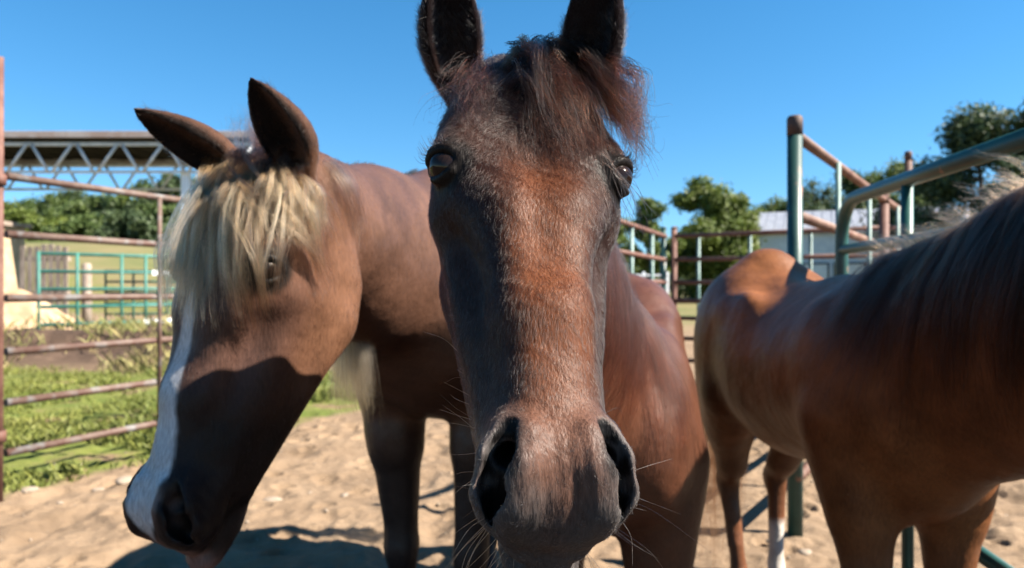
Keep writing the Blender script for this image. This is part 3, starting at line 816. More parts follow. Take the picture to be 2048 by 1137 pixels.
RA = np.array((1.30, 3.40)); RD = np.array((.555, .83)) / math.hypot(.555, .83)
def right_fence():
    def P(t, z): return np.array((RA[0] + RD[0] * t, RA[1] + RD[1] * t, z))
    labs = ['chipped green pipe post with rust-brown cap, nearest and tallest behind the chestnut rump', 'short rust-brown pipe post carrying the sloping rust rail, right of the green gate curve', 'tall dark pipe post at the far end of the rust rails']
    for (t, zt, m, r), lb in zip(((0, 1.93, GREENPOST, .034), (2.97 * 1.2 / 1.2, 1.89, RUSTB, .036), (4.72, 2.48, DARKRUST, .034)), labs):
        p = P(t, 0); o = thing('fence_post', lb, 'post', (p[0], p[1], gz(p[0], p[1])), None)
        MB().tube([p + (0, 0, -.05), p + (0, 0, zt - .09)], r, 16).build('shaft', m, o)
        MB().tube([p + (0, 0, zt - .0895), p + (0, 0, zt - .012), p + (0, 0, zt)], [r + .0015, r + .0015, r - .006], 16).build('cap', DARKRUST, o)
    f = thing('pipe_fence', 'sloping rust-red pipe rails with pale green uprights running back from the chipped green post', 'fence', tuple(P(1.5, 0)))
    for z in (1.845, 1.475, 1.10, .80, .55, .26):
        pipe('rail', [P(.036, z), P(2.3, z - .01), P(4.69, z)], .026, PALERUST, f)
    for t in (.88, 2.0, 3.6):
        n3 = np.array((-RD[1], RD[0], 0)) * -.030
        pipe('upright', [P(t, .2) + n3, P(t, 1.835) + n3], .0145, PALEG, f)
    # the open green gate beside the chestnut horse
    g = thing('tube_gate', 'dark green tube gate with rounded corner, standing open beside the chestnut horse', 'gate', (1.24, 2.4, 0))
    a = np.array((1.292, 2.90, 0)); b = np.array((1.135, 1.55, 0)); d = (b - a); Lg = np.linalg.norm(d); d /= Lg
    def q(t, z): return a + d * t + np.array((0, 0, z))
    R_ = .16; zt, zb = 1.478, .205
    arc = lambda c_t, c_z, a0, a1: [q(c_t + R_ * math.cos(x), c_z + R_ * math.sin(x)) for x in np.linspace(a0, a1, 9)]
    loop = [q(Lg * 1.1, zt), q(Lg * .5, zt)] + arc(R_, zt - R_, math.pi / 2, math.pi) + arc(R_ * .4, zb + R_ * .4, math.pi, math.pi)[:0] + [q(0, 1.0), q(0, zb + .07), q(.012, zb + .025), q(.06, zb)] + [q(Lg * .5, zb), q(Lg * 1.1, zb)]
    pipe('frame', loop, .0245, GREEN, g, 14)
    for z in (1.29, 1.02, .76, .48):
        pipe('rail', [q(.02, z), q(Lg * 1.1, z)], .0195, GREEN, g)
    pipe('upright', [q(.62, zb + .02), q(.62, zt - .02)], .0175, GREEN, g)
    pipe('upright', [q(Lg * 1.1, zb - .0), q(Lg * 1.1, zt + .0)], .0245, GREEN, g)
    hp = q(Lg * 1.1, 0) + d * .075; o = thing('fence_post', 'dark green gate post carrying the near end of the tube gate', 'post', (hp[0], hp[1], gz(hp[0], hp[1])))
    pipe('shaft', [hp + (0, 0, -.05), hp + (0, 0, 1.36)], .036, GREENPOST, o)
    for z in (.48, 1.02): pipe('hinge', [q(Lg * 1.1, z), hp + (0, 0, z)], .014, DARKRUST, g, 8)
    # far corral fence
    def seg(nm, lb, A, B_, zs, ups, m, mu, r=.024):
        A = np.array((*A, 0.0)); B_ = np.array((*B_, 0.0)); mid = (A + B_) / 2
        t_ = thing('pipe_fence', lb, 'fence', (mid[0], mid[1], 0))
        for i, z in enumerate(zs): pipe('rail', [A + (0, 0, z), B_ + (0, 0, z)], r, m if i % 3 != 2 else RUSTB, t_, 8)
        for u in ups: pipe('upright', [A + (B_ - A) * u + np.array((0, .03, .15)), A + (B_ - A) * u + np.array((0, .03, zs[0]))], .02, mu, t_, 8)
    zs = [1.72, 1.45, 1.19, .98, .78, .55, .3]
    seg('a', 'rusty seven-rail pipe fence in the distance in front of the white barn', (1.87, 8.5), (3.86, 7.15), zs, (.12, .36, .62, .85), RUSTB, PALEG)
    seg('b', 'short rust and green pipe fence running towards the bay horse from the far gateposts', (1.76, 8.5), (.86, 6.3), zs, (.3, .7), RUSTB, PALEG)
    for x, m, lb in ((1.745, GREENPOST, 'dark green pipe post, left one of the far gatepost pair'), (1.865, RUSTB, 'pale rusty pipe post, right one of the far gatepost pair')):
        o = thing('fence_post', lb, 'post', (x, 8.52, 0)); pipe('shaft', [(x, 8.52, -.05), (x, 8.52, 1.80)], .034, m, o, 10)
        MB().tube([(x, 8.52, 1.8005), (x, 8.52, 1.83)], [.038, .026], 10).build('cap', m, o)

DARKRUST = noise_mat('dark_rusty_pipe', (.045, .028, .024), (.11, .05, .036), 7, 5, .65, .2, 50, .3, bdist=.004)
PALERUST = noise_mat('sun_bleached_rusty_pipe', (.12, .05, .032), (.19, .11, .075), 6, 6, .62, .2, 50, .35, bdist=.004)

def teal_gates():
    specs = [(-7.6, 11.9, -5.3, 14.2, 1.66, 'teal tube gate panel nearest the tan shed, with a white nameplate on its rail'), (-5.25, 14.3, -2.4, 15.0, 1.66, 'teal tube gate panel behind the blond forelock, right of the plated one'),
             (-9.6, 17.5, -6.2, 18.4, 1.5, 'darker teal gate panel standing behind the plated one'), (-6.1, 18.4, -2.6, 19.0, 1.5, 'farthest teal gate panel, nearest the blond horse')]
    for k, (x0, y0, x1, y1, h, lb) in enumerate(specs):
        A = np.array((x0, y0, 0)); B_ = np.array((x1, y1, 0)); zg = max(0, gz((x0 + x1) / 2, (y0 + y1) / 2) - .1)
        t_ = thing('tube_gate', lb, 'gate', ((x0 + x1) / 2, (y0 + y1) / 2, zg), 'teal gate panels beyond the grass')
        for z in np.linspace(.22, h, 6): pipe('rail', [A + (0, 0, z + zg), B_ + (0, 0, z + zg)], .028, TEAL, t_, 8)
        for u in (0, .17, .38, .5, .75, 1): pipe('upright', [A + (B_ - A) * u + np.array((0, -.02, .12 + zg)), A + (B_ - A) * u + np.array((0, -.02, h + .03 + zg))], .026, TEAL, t_, 8)
        d = (B_ - A) / np.linalg.norm(B_ - A); nn = np.array((-d[1], d[0], 0))
        if k < 3:
            for zz, u in ((1.37, .62), (.51, .58)):
                MB().box(A + (B_ - A) * u - nn * .032 + np.array((0, 0, zz + zg)), (.6, .012, .085), (d, nn, (0, 0, 1))).build('nameplate', WHITE, t_, False)

def shed_left():
    t_ = thing('pole_shed', 'open pole shed with rust-edged flat roof and white zigzag roof trusses', 'shed', (-10, 17.5, 0))
    x0, x1 = -16.0, -5.35; yf, yb = 16.0, 19.0
    ROOF = noise_mat('shed_roof_sheet', (.012, .011, .011), (.022, .02, .02), 3, 4, .8, spec=.03); FASC = noise_mat('rusty_white_fascia', (.26, .19, .16), (.36, .33, .32), 1.2, 5, .6)
    mb = MB(); n = 44
    for i in range(n):                                                    # corrugated sheet
        xa = x0 + (x1 - x0) * i / n; xb = x0 + (x1 - x0) * (i + 1) / n; zz = .018 if i % 2 else 0
        mb.box(((xa + xb) / 2, (yf + yb) / 2, 4.42 + zz), (xb - xa - .004, yb - yf + .3, .03))
    mb.build('roof', ROOF, t_, False)
    MB().box(((x0 + x1) / 2, yf - .17, 4.39), (x1 - x0, .05, .14)).build('fascia', FASC, t_, False, .008)
    MB().box(((x0 + x1) / 2, yb + .17, 4.37), (x1 - x0, .05, .19)).build('fascia', FASC, t_, False, .008)
    for j, y in enumerate((yf + .05, yb - .05)):
        mb = MB(); zt, zb = 4.22, 3.62; ch = MB()
        ch.box(((x0 + x1) / 2, y, zt), (x1 - x0, .07, .07)); ch.box(((x0 + x1) / 2, y, zb), (x1 - x0, .07, .06))
        tr = ch.build('truss_chord', WHITESTEEL, t_, False)
        k = 0; x = x1 - .25
        while x > x0 + 1:
            pipe('web_bar', [(x, y - .045, zt), (x - .42, y - .045, zb)], .032, WHITESTEEL, tr, 6)
            pipe('web_bar', [(x - .52, y - .045, zb), (x - .88, y - .045, zt)], .032, WHITESTEEL, tr, 6); x -= .98
    for x in (-7.12, -15.6):
        for y in (yf + .16, yb - .16): MB().box((x, y, 1.8), (.16, .16, 3.62)).build('post', WHITE, t_, False, .01)

def yard_left():
    # tan block wall, slatted pallet, post, sand heap
    p = at(10, 560, 15.5)
    t_ = thing('shed', 'small tan stucco shed with flat roof at the far left behind the pipe gate', 'shed', (-11.1, 15.9, gz(-11, 15.9)))
    MB().box((-12.0, 16.0, 1.22), (1.9, 1.6, 2.44)).build('wall', TAN, t_, False, .02)
    MB().box((-12.0, 16.0, 2.5), (2.1, 1.8, .1)).build('roof', GREYWOOD, t_, False, .01)
    MB().box((-11.9, 15.19, .95), (.7, .03, 1.9)).build('door', GREYWOOD, t_, False, .005)
    t_ = thing('pallet', 'weathered grey wooden pallet standing upright beside the tan shed', 'pallet', (-9.6, 15.2, gz(-9.6, 15.2)))
    for i in range(7):
        MB().box((-10.05 + i * .145, 15.2, 1.0 + .03 * math.sin(i * 5)), (.105, .03, 1.95)).build('slat', GREYWOOD, t_, False)
    for z in (.3, 1.0, 1.7): MB().box((-9.62, 15.26, z), (1.0, .08, .09)).build('batten', GREYWOOD, t_, False)
    t_ = thing('wooden_post', 'pale weathered wooden post standing behind the teal gate', 'post', (-8.85, 15.4, gz(-8.85, 15.4)))
    MB().tube([(-8.85, 15.4, -.05), (-8.85, 15.4, 1.58), (-8.85, 15.4, 1.62)], [.1, .09, .06], 12).build('shaft', GREYWOOD, t_)
    # heap of tan sand
    n = 48; a = np.linspace(-1, 1, n); X, Y = np.meshgrid(a, a, indexing='ij'); r = np.hypot(X, Y)
    Z = 1.25 * np.clip(1 - r, 0, 1) ** 1.25 * (1 + .4 * (fbm(X * 5 + 3, Y * 5, 6) - .45)) + .05 * (fbm(X * 14, Y * 14, 8) - .5) * (r < 1) - .03
    V = np.stack([-9.0 + X * 2.1, 13.4 + Y * 1.3, Z], -1).reshape(-1, 3); i = np.arange(n - 1)[:, None] * n + np.arange(n - 1)[None]
    o = mesh_np('sand_heap', V, np.stack([i, i + n, i + n + 1, i + 1], -1).reshape(-1, 4), noise_mat('tan_sand', (.30, .19, .11), (.42, .29, .18), 4, 6, .95, .3)); tag(o, 'low heap of tan sand in front of the pallet behind the teal gate', 'sand heap')

def barn():
    c = np.array((25.0, 51.2, 0)); an = math.radians(-20); ax = np.array((math.cos(an), math.sin(an), 0)); ay = np.array((-math.sin(an), math.cos(an), 0)); az = np.array((0, 0, 1.0))
    z0 = gz(c[0], c[1] - 3) - .1
    t_ = thing('barn', 'white metal barn with slate-grey roof behind the right-hand fences', 'barn', (c[0], c[1], z0))
    Wd, Dp, He = 15.4, 8.0, 4.9; z0 = z0 - .05
    SID = noise_mat('white_barn_siding', (.62, .64, .67), (.72, .73, .74), 2, 3, .5); RF = noise_mat('slate_grey_roof_sheet', (.17, .18, .21), (.22, .23, .26), 2, 3, .45, spec=.4)
    o0 = c + az * z0
    def p(x, y, z): return o0 + ax * x + ay * y + az * z
    hw, hd = Wd / 2, Dp / 2; rz = He + 1.7
    V = [p(-hw, -hd, 0), p(hw, -hd, 0), p(hw, hd, 0), p(-hw, hd, 0), p(-hw, -hd, He), p(hw, -hd, He), p(hw, hd, He), p(-hw, hd, He), p(-hw, 0, rz - .1), p(hw, 0, rz - .1)]
    MB().add(V, [(0, 1, 5, 4), (1, 2, 6, 9, 5), (2, 3, 7, 6), (3, 0, 4, 8, 7)]).build('wall', SID, t_, False)
    for sgn in (-1, 1):
        mb = MB(); e = .3
        A = [p(-hw - e + .55, 0, rz), p(hw + e - .55, 0, rz), p(hw + e, sgn * (hd + e), He - .12), p(-hw - e, sgn * (hd + e), He - .12)]
        mb.add(A + [a - az * .06 for a in A], [(0, 1, 2, 3), (4, 7, 6, 5), (0, 4, 5, 1), (1, 5, 6, 2), (2, 6, 7, 3), (3, 7, 4, 0)]); r = mb.build('roof', RF, t_, False)
        for i in range(26):
            x = -hw + i * Wd / 25; MB().tube([p(x * .96, sgn * .05, rz + .012), p(x, sgn * (hd + e), He - .108)], .022, 5).build('roof_rib', RF, r)
    for i in range(44):
        x = -hw + .1 + i * (Wd - .2) / 43; MB().box(p(x, -hd - .012, He / 2), (.035, .024, He - .1), (ax, ay, az)).build('siding_rib', SID, t_, False)
    for x0, x1 in ((-4.6, -3.1), (-2.75, -.9), (2.2, 4.2)):
        d = MB().box(p((x0 + x1) / 2, -hd - .05, 1.35), (x1 - x0, .05, 2.7), (ax, ay, az)).build('door', WHITE, t_, False)
        for xx in (x0, x1): MB().box(p(xx, -hd - .065, 1.35), (.09, .09, 2.8), (ax, ay, az)).build('door_frame', DARKSTEEL, d, False)
        MB().box(p((x0 + x1) / 2, -hd - .066, 2.76), (x1 - x0 + .1, .09, .09), (ax, ay, az)).build('door_frame', DARKSTEEL, d, False)
    # white field gate far off by the trees
    t_ = thing('field_gate', 'small white field gate in the distance right of the bay face', 'gate', (3.7, 21, gz(3.7, 21)))
    zg = gz(3.7, 21)
    for z in (1.05, 1.2, 1.35, 1.5, 1.65): MB().box((3.75, 21, z + zg - .2), (1.35, .04, .05)).build('rail', WHITE, t_, False)
    for x in (3.08, 3.75, 4.42): MB().box((x, 21.05, .75 + zg), (.07, .05, 1.6)).build('upright', WHITE, t_, False)

# ------------------------------------------------------------------ trees
def leaf_mat():
    m, N, L, P = mat('leaves')
    a = N.new('ShaderNodeAttribute'); a.attribute_name = 'col'; L.new(a.outputs['Color'], P.inputs['Base Color'])
    P.inputs['Roughness'].default_value = .55; P.inputs['Specular IOR Level'].default_value = .3
    tr = N.new('ShaderNodeBsdfTranslucent'); L.new(a.outputs['Color'], tr.inputs['Color'])
    mx = N.new('ShaderNodeMixShader'); mx.inputs[0].default_value = .28
    L.new(P.outputs[0], mx.inputs[1]); L.new(tr.outputs[0], mx.inputs[2]); L.new(mx.outputs[0], N['Material Output'].inputs[0])
    return m
LEAF = leaf_mat()
BARK = noise_mat('bark', (.05, .038, .03), (.11, .085, .065), 5, 6, .9, .5, 14, .2, stretch=(3, 3, .5), bdist=.05)

def tree(label, x, y, hgt, wid, nleaf, colr, seed, lsz=.22, trunk_h=.3, open_=.5, group='trees beyond the corral', shape=1.0):
    nleaf = int(nleaf * 1.6); lsz *= .74
    r = np.random.default_rng(seed); z0 = gz(x, y) - .1
    t_ = thing('tree', label, 'tree', (x, y, z0), group)
    base = np.array((x, y, z0)); mb = MB()
    top = base + np.array((r.normal() * .04 * hgt, 0, hgt * .86))
    tr = [base, base + (top - base) * .3 + r.normal(size=3) * .02 * hgt, base + (top - base) * .6 + r.normal(size=3) * .03 * hgt, top]
    tr = catmull(np.array(tr)[None], 9)[0]; rad = hgt * .028
    mb.tube(list(tr), list(np.linspace(rad, rad * .15, 9)), 8)
    cl = []; nb = int(11 + 8 * r.random())
    for i in range(nb):
        t = trunk_h + (1 - trunk_h) * (i + r.random()) / nb; p0 = tr[min(8, int(t * 8))]
        a = i * 2.4 + r.random() * .9; k = (t - trunk_h) / (1 - trunk_h)
        R_ = wid / 2 * (math.sin(math.pi * (.16 + .78 * k)) ** .8) * (.7 + .5 * r.random()); up = hgt * (.07 + .10 * r.random()) * (1 - k * .4)
        p2 = p0 + np.array((math.cos(a) * R_, math.sin(a) * R_, up)); p1 = (p0 + p2) / 2 + np.array((0, 0, up * .2))
        mb.tube([p0, p1, p2], [rad * .4, rad * .25, rad * .08], 6, False)
        for q in range(3):
            s_ = .45 + .3 * q; c = p0 + (p2 - p0) * s_ + r.normal(size=3) * wid * .05; cl.append((c, wid * (.11 + .09 * r.random()) * (1.05 - .2 * k)))
    cl.append((top, wid * .13)); cl.append((top - (0, 0, hgt * .08), wid * .17))
    tm = mb.build('trunk', BARK, t_)
    wts = np.array([c[1] ** 2 for c in cl]); wts /= wts.sum(); ci = r.choice(len(cl), nleaf, p=wts)
    cen = np.array([c[0] for c in cl])[ci]; cr = np.array([c[1] for c in cl])[ci]
    d = r.normal(size=(nleaf, 3)); d /= np.linalg.norm(d, axis=1, keepdims=True); rr = (1 - open_ * r.random(nleaf) ** 1.5)
    d[:, 2] *= .75 * shape
    pos = cen + d * (cr * rr)[:, None] * (1 + .25 * r.normal(size=(nleaf, 1)))
    n = d * .8 + r.normal(size=(nleaf, 3)) * .8 + np.array((0, 0, .5)); n /= np.linalg.norm(n, axis=1, keepdims=True)
    a = np.cross(n, r.normal(size=(nleaf, 3))); a /= np.linalg.norm(a, axis=1, keepdims=True); b = np.cross(n, a)
    sz = lsz * (.55 + .8 * r.random((nleaf, 1)))
    V = np.stack([pos - a * sz, pos + b * sz * .45, pos + a * sz, pos - b * sz * .45], 1).reshape(-1, 3)
    Q = np.arange(nleaf * 4).reshape(-1, 4)
    o = mesh_np('crown', V, Q, LEAF, t_, False)
    q = np.clip(.5 + .3 * r.normal(size=len(cl)), 0, 1)[ci][:, None] * .6 + r.random((nleaf, 1)) * .4
    c = np.array(colr[0])[None] * (1 - q) + np.array(colr[1])[None] * q
    set_col(o.data, 'col', np.repeat(c, 4, 0))

def trees():
    DG = ((.03, .055, .014), (.085, .115, .028)); YG = ((.055, .09, .014), (.13, .155, .028)); BG = ((.028, .05, .022), (.07, .095, .036))
    def tp(px, ptop, d, w, label, n, col, seed, **k):
        x = (px - 1024) / 1480 * d; zt = CAM_Z + (572 - ptop) / 1480 * d; hgt = zt - gz(x, d)
        tree(label, x, d, hgt * 1.04, w / 1480 * d, n, col, seed, **k)
    tp(1296, 378, 46, 95, 'small yellow-green tree nearest the bay face, narrow top', 5000, YG, 11)
    tp(1402, 340, 50, 190, 'round bushy tree right of the bay face, standing clear against the sky', 14000, YG, 12, trunk_h=.18)
    tp(1452, 372, 49, 110, 'yellow-green tree merging with the right side of the round bushy tree', 4500, YG, 13, trunk_h=.15)
    tp(1545, 382, 68, 150, 'low dark tree left of the chipped green post', 9000, YG, 14, trunk_h=.12)
    tp(1640, 338, 66, 150, 'pale open tree between the green post and the rust rail', 6000, BG, 15, open_=.9)
    tp(1712, 318, 68, 130, 'dark tree behind the rust rail, left one of the pair', 9000, DG, 16)
    tp(1780, 300, 70, 150, 'tallest pointed tree behind the rust rail, right one of the pair', 10000, YG, 17)
    tp(1950, 190, 40, 290, 'big dark spreading tree against the sky above the chestnut neck', 24000, BG, 18, lsz=.2, trunk_h=.2)
    tp(2090, 175, 38, 230, 'big dark tree cut off by the right edge of the picture', 16000, BG, 19, lsz=.2)
    tp(1860, 372, 66, 130, 'dark low tree at the foot of the big spreading tree, by the barn roof', 5000, DG, 20, trunk_h=.1)
    tp(1350, 470, 60, 140, 'low shadowy bush line tree behind the far gateposts, left one', 4000, DG, 21, trunk_h=.05)
    tp(1470, 470, 62, 170, 'low shadowy bush line tree left of the barn', 4500, DG, 22, trunk_h=.05)
    tp(1225, 430, 55, 130, 'tree half hidden behind the bay face', 4000, YG, 23, trunk_h=.1)
    tp(1500, 405, 67, 120, 'green filler tree low behind the far fence, left of the barn roof', 7000, YG, 24, trunk_h=.08)
    tp(1592, 396, 69, 130, 'green tree low behind the chipped green post', 7000, DG, 25, trunk_h=.08)
    tp(1675, 385, 70, 130, 'green tree low behind the barn roof between two pale uprights', 7000, YG, 26, trunk_h=.08)
    tp(1830, 350, 68, 140, 'green tree behind the barn roof beside the tall dark pipe post', 8000, DG, 27, trunk_h=.08)
    # left wooded hill side
    xs = [18, 62, 108, 150, 200, 246, 292, 338, 382, 40, 130, 225, 315, 90, 180, 268]
    tops = [402, 396, 386, 372, 388, 384, 352, 338, 350, 420, 412, 418, 400, 440, 444, 430]
    ds = [80, 78, 76, 79, 74, 76, 68, 64, 66, 70, 68, 66, 60, 64, 62, 58]
    lab = ['leftmost tree on the wooded hill', 'second tree from the left along the wooded hill top', 'rounded tree on the wooded hill below the third roof zigzag', 'taller tree in the middle of the wooded hill', 'tree right of the taller one on the wooded hill', 'dark tree on the wooded hill left of the high pair',
           'left one of the high pair of trees seen through the roof trusses', 'right one of the high pair of trees, behind the white shed post', 'high tree hidden mostly by the blond forelock', 'lower tree in front of the wooded hill at far left', 'lower dark tree in front of the taller hill tree', 'lower yellow-green tree in the middle of the hill front', 'lower yellow-green tree beside the gate upright',
           'dark bush at the foot of the wooded hill, left one', 'dark bush at the foot of the wooded hill, middle one', 'pale bush at the foot of the wooded hill, right one']
    for i, (px, tp_, d) in enumerate(zip(xs, tops, ds)):
        tp(px, tp_, d, 92 + (i * 37) % 40, lab[i], 4200, (DG, YG, DG, BG)[i % 4], 40 + i, trunk_h=.08, lsz=.3, group='trees on the wooded hill')
    o = None

ground(); stones()
grass_blades('grass', 42000, (-7.5, -1.0), (3.6, 10.2), .08, ((.055, .085, .014), (.165, .165, .038)), lambda x, y: sstep(.1, .35, left_side(x, y) + (fbm(x * .9, y * .9, 51) - .47) * .5) * sstep(.38, .52, fbm(x * 1.4, y * 1.4, 61)) * sstep(10.2, 9.4, y), 5)
grass_blades('dry_weeds', 5000, (-8, -2.5), (9.4, 19), .3, ((.10, .12, .03), (.26, .20, .09)), lambda x, y: sstep(.4, .6, fbm(x * .8, y * .8, 71)), 6)
left_fence(); right_fence(); teal_gates(); shed_left(); yard_left(); barn(); trees()
# ------------------------------------------------------------------ the horses
def markings_base(n, c): return np.tile(np.array(c, float), (n, 1))
def mixc(C, c, f): return C * (1 - f[:, None]) + np.array(c)[None] * f[:, None]

def eyeframe(mid, u, v, sc):
    '''frame whose point midway between the eyes lies at mid'''
    h = mkframe((0, 0, 0), u, v, sc); h.o = np.array(mid) - h.w((EYE[0], 0, EYE[2])); return h

def earmask(h, V, H, ears):
    m = np.zeros(len(V))
    for base, tip in ears:
        b = H.w(base); d = tip - b; L = np.linalg.norm(d); t = np.clip(((V - b) @ d) / L ** 2, 0, 1)
        m = np.maximum(m, sstep(.055, .04, np.linalg.norm(V - b - t[:, None] * d, axis=1)) * sstep(.16, .30, ((V - b) @ d) / L ** 2))
    return m
FEARS = [((.0, -.078, -.040), at(862, -105, .80)), ((.0, .080, -.040), at(1238, -120, .81))]
LEARS = [((.012, .072, -.035), at(541, 143, 1.055)), ((.012, -.068, -.035), at(281, 190, 1.10))]

# === dark bay horse, nose to the lens
def build_front():
    root = thing('horse', 'dark bay horse with wind-blown reddish forelock pushing its long face and muzzle at the viewer', 'horse', (.2, 1.6, 0), 'horses in the corral')
    H = eyeframe((.020, .745, 1.262), (.052, -.60, -.80), (.983, .18, 0.0), .92)
    fw = np.array((-.15, -.99, 0)); fw /= np.linalg.norm(fw)
    B = Frame((.205, 1.62, 0), np.stack([fw, np.array((-fw[1], fw[0], 0)), np.array((0, 0, 1.0))], 1), .80)
    f = Field(axis(-.42, .95, -.13, .17, .018, .0031), axis(.40, 2.75, .43, .90, .018, .0032), axis(-.02, 1.60, .93, 1.58, .018, .0034))
    trunk_sdf(f, B, belly=.04, sway=.11, fl=((.0, -.02), (-.05, .0)), hl=((.05, -.02), (.18, .0)))
    np_ = [B.w((.06, 0, 1.12)), np.array((.045, 1.14, 1.11)), H.w((-.005, 0, -.13))]
    neck_sdf(f, np_, [.20, .160, .100], [.60, .62])
    head_sdf(f, H)
    f.ear(H.w((.0, -.078, -.040)), at(862, -105, .80), (.15, -.95, .05), .036, bend=-.10)
    f.ear(H.w((.0, .080, -.040)), at(1238, -120, .81), (-.25, -.95, .05), .036, bend=.08)
    V, Q, N = finish(f, 2, H)
    h = H.loc(V); b = B.loc(V); s, v, w = h.T
    head = (s > -.02) & (V[:, 1] < 1.0)
    C = markings_base(len(V), (.060, .021, .010))                                   # red brown body
    hd = sstep(1.05, .9, V[:, 1])
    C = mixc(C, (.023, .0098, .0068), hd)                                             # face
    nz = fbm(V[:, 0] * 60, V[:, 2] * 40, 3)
    C = mixc(C, (.080, .028, .0125), hd * sstep(.13, .26, s) * sstep(.058, .012, np.abs(v - .006) + (nz - .5) * .025) * sstep(-.10, -.04, w))     # browner nasal ridge, brightened and offset to paint in its sunlit side
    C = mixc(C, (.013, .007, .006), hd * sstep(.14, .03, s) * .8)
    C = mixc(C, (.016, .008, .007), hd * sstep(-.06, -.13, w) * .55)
    mz = hd * sstep(.405, .52, s + (nz - .5) * .06)
    C = mixc(C, (.090, .050, .037), mz * .75)
    C = mixc(C, (.042, .036, .034), mz * sstep(.535, .575, s + .45 * np.abs(v) + (nz - .5) * .05))
    nost = np.exp(-(((s - .51) / .038) ** 2 + ((np.abs(v) - .052) / .018) ** 2))
    C = mixc(C, (.062, .057, .055), hd * np.clip(nost * 1.1, 0, 1))
    C = mixc(C, (.004, .0035, .0035), hd * nostril_mask(h))
    for sg in (-1, 1):                                                              # dark skin inside the nostrils and round the eyes
        C = mixc(C, (.006, .005, .005), hd * np.exp(-(((s - .512) / .02) ** 2 + ((v - sg * .041) / .008) ** 2)))
        C = mixc(C, (.009, .007, .006), hd * sstep(.040, .026, np.linalg.norm(np.stack([s, np.abs(v), w], 1) - np.array(EYE), axis=1)))
    earm = hd * earmask(h, V, H, FEARS)
    C = mixc(C, (.009, .006, .006), earm * 1.0)
    leg = sstep(.62, .45, b[:, 2]); C = mixc(C, (.012, .008, .007), leg)
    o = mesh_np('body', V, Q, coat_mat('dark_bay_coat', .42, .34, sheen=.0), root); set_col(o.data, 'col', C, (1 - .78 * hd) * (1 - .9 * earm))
    for sg in (-1, 1):
        eyeball(H, sg, root); lashes(H, sg, root, 55)
    return root, H, B, V, Q, N, C, h

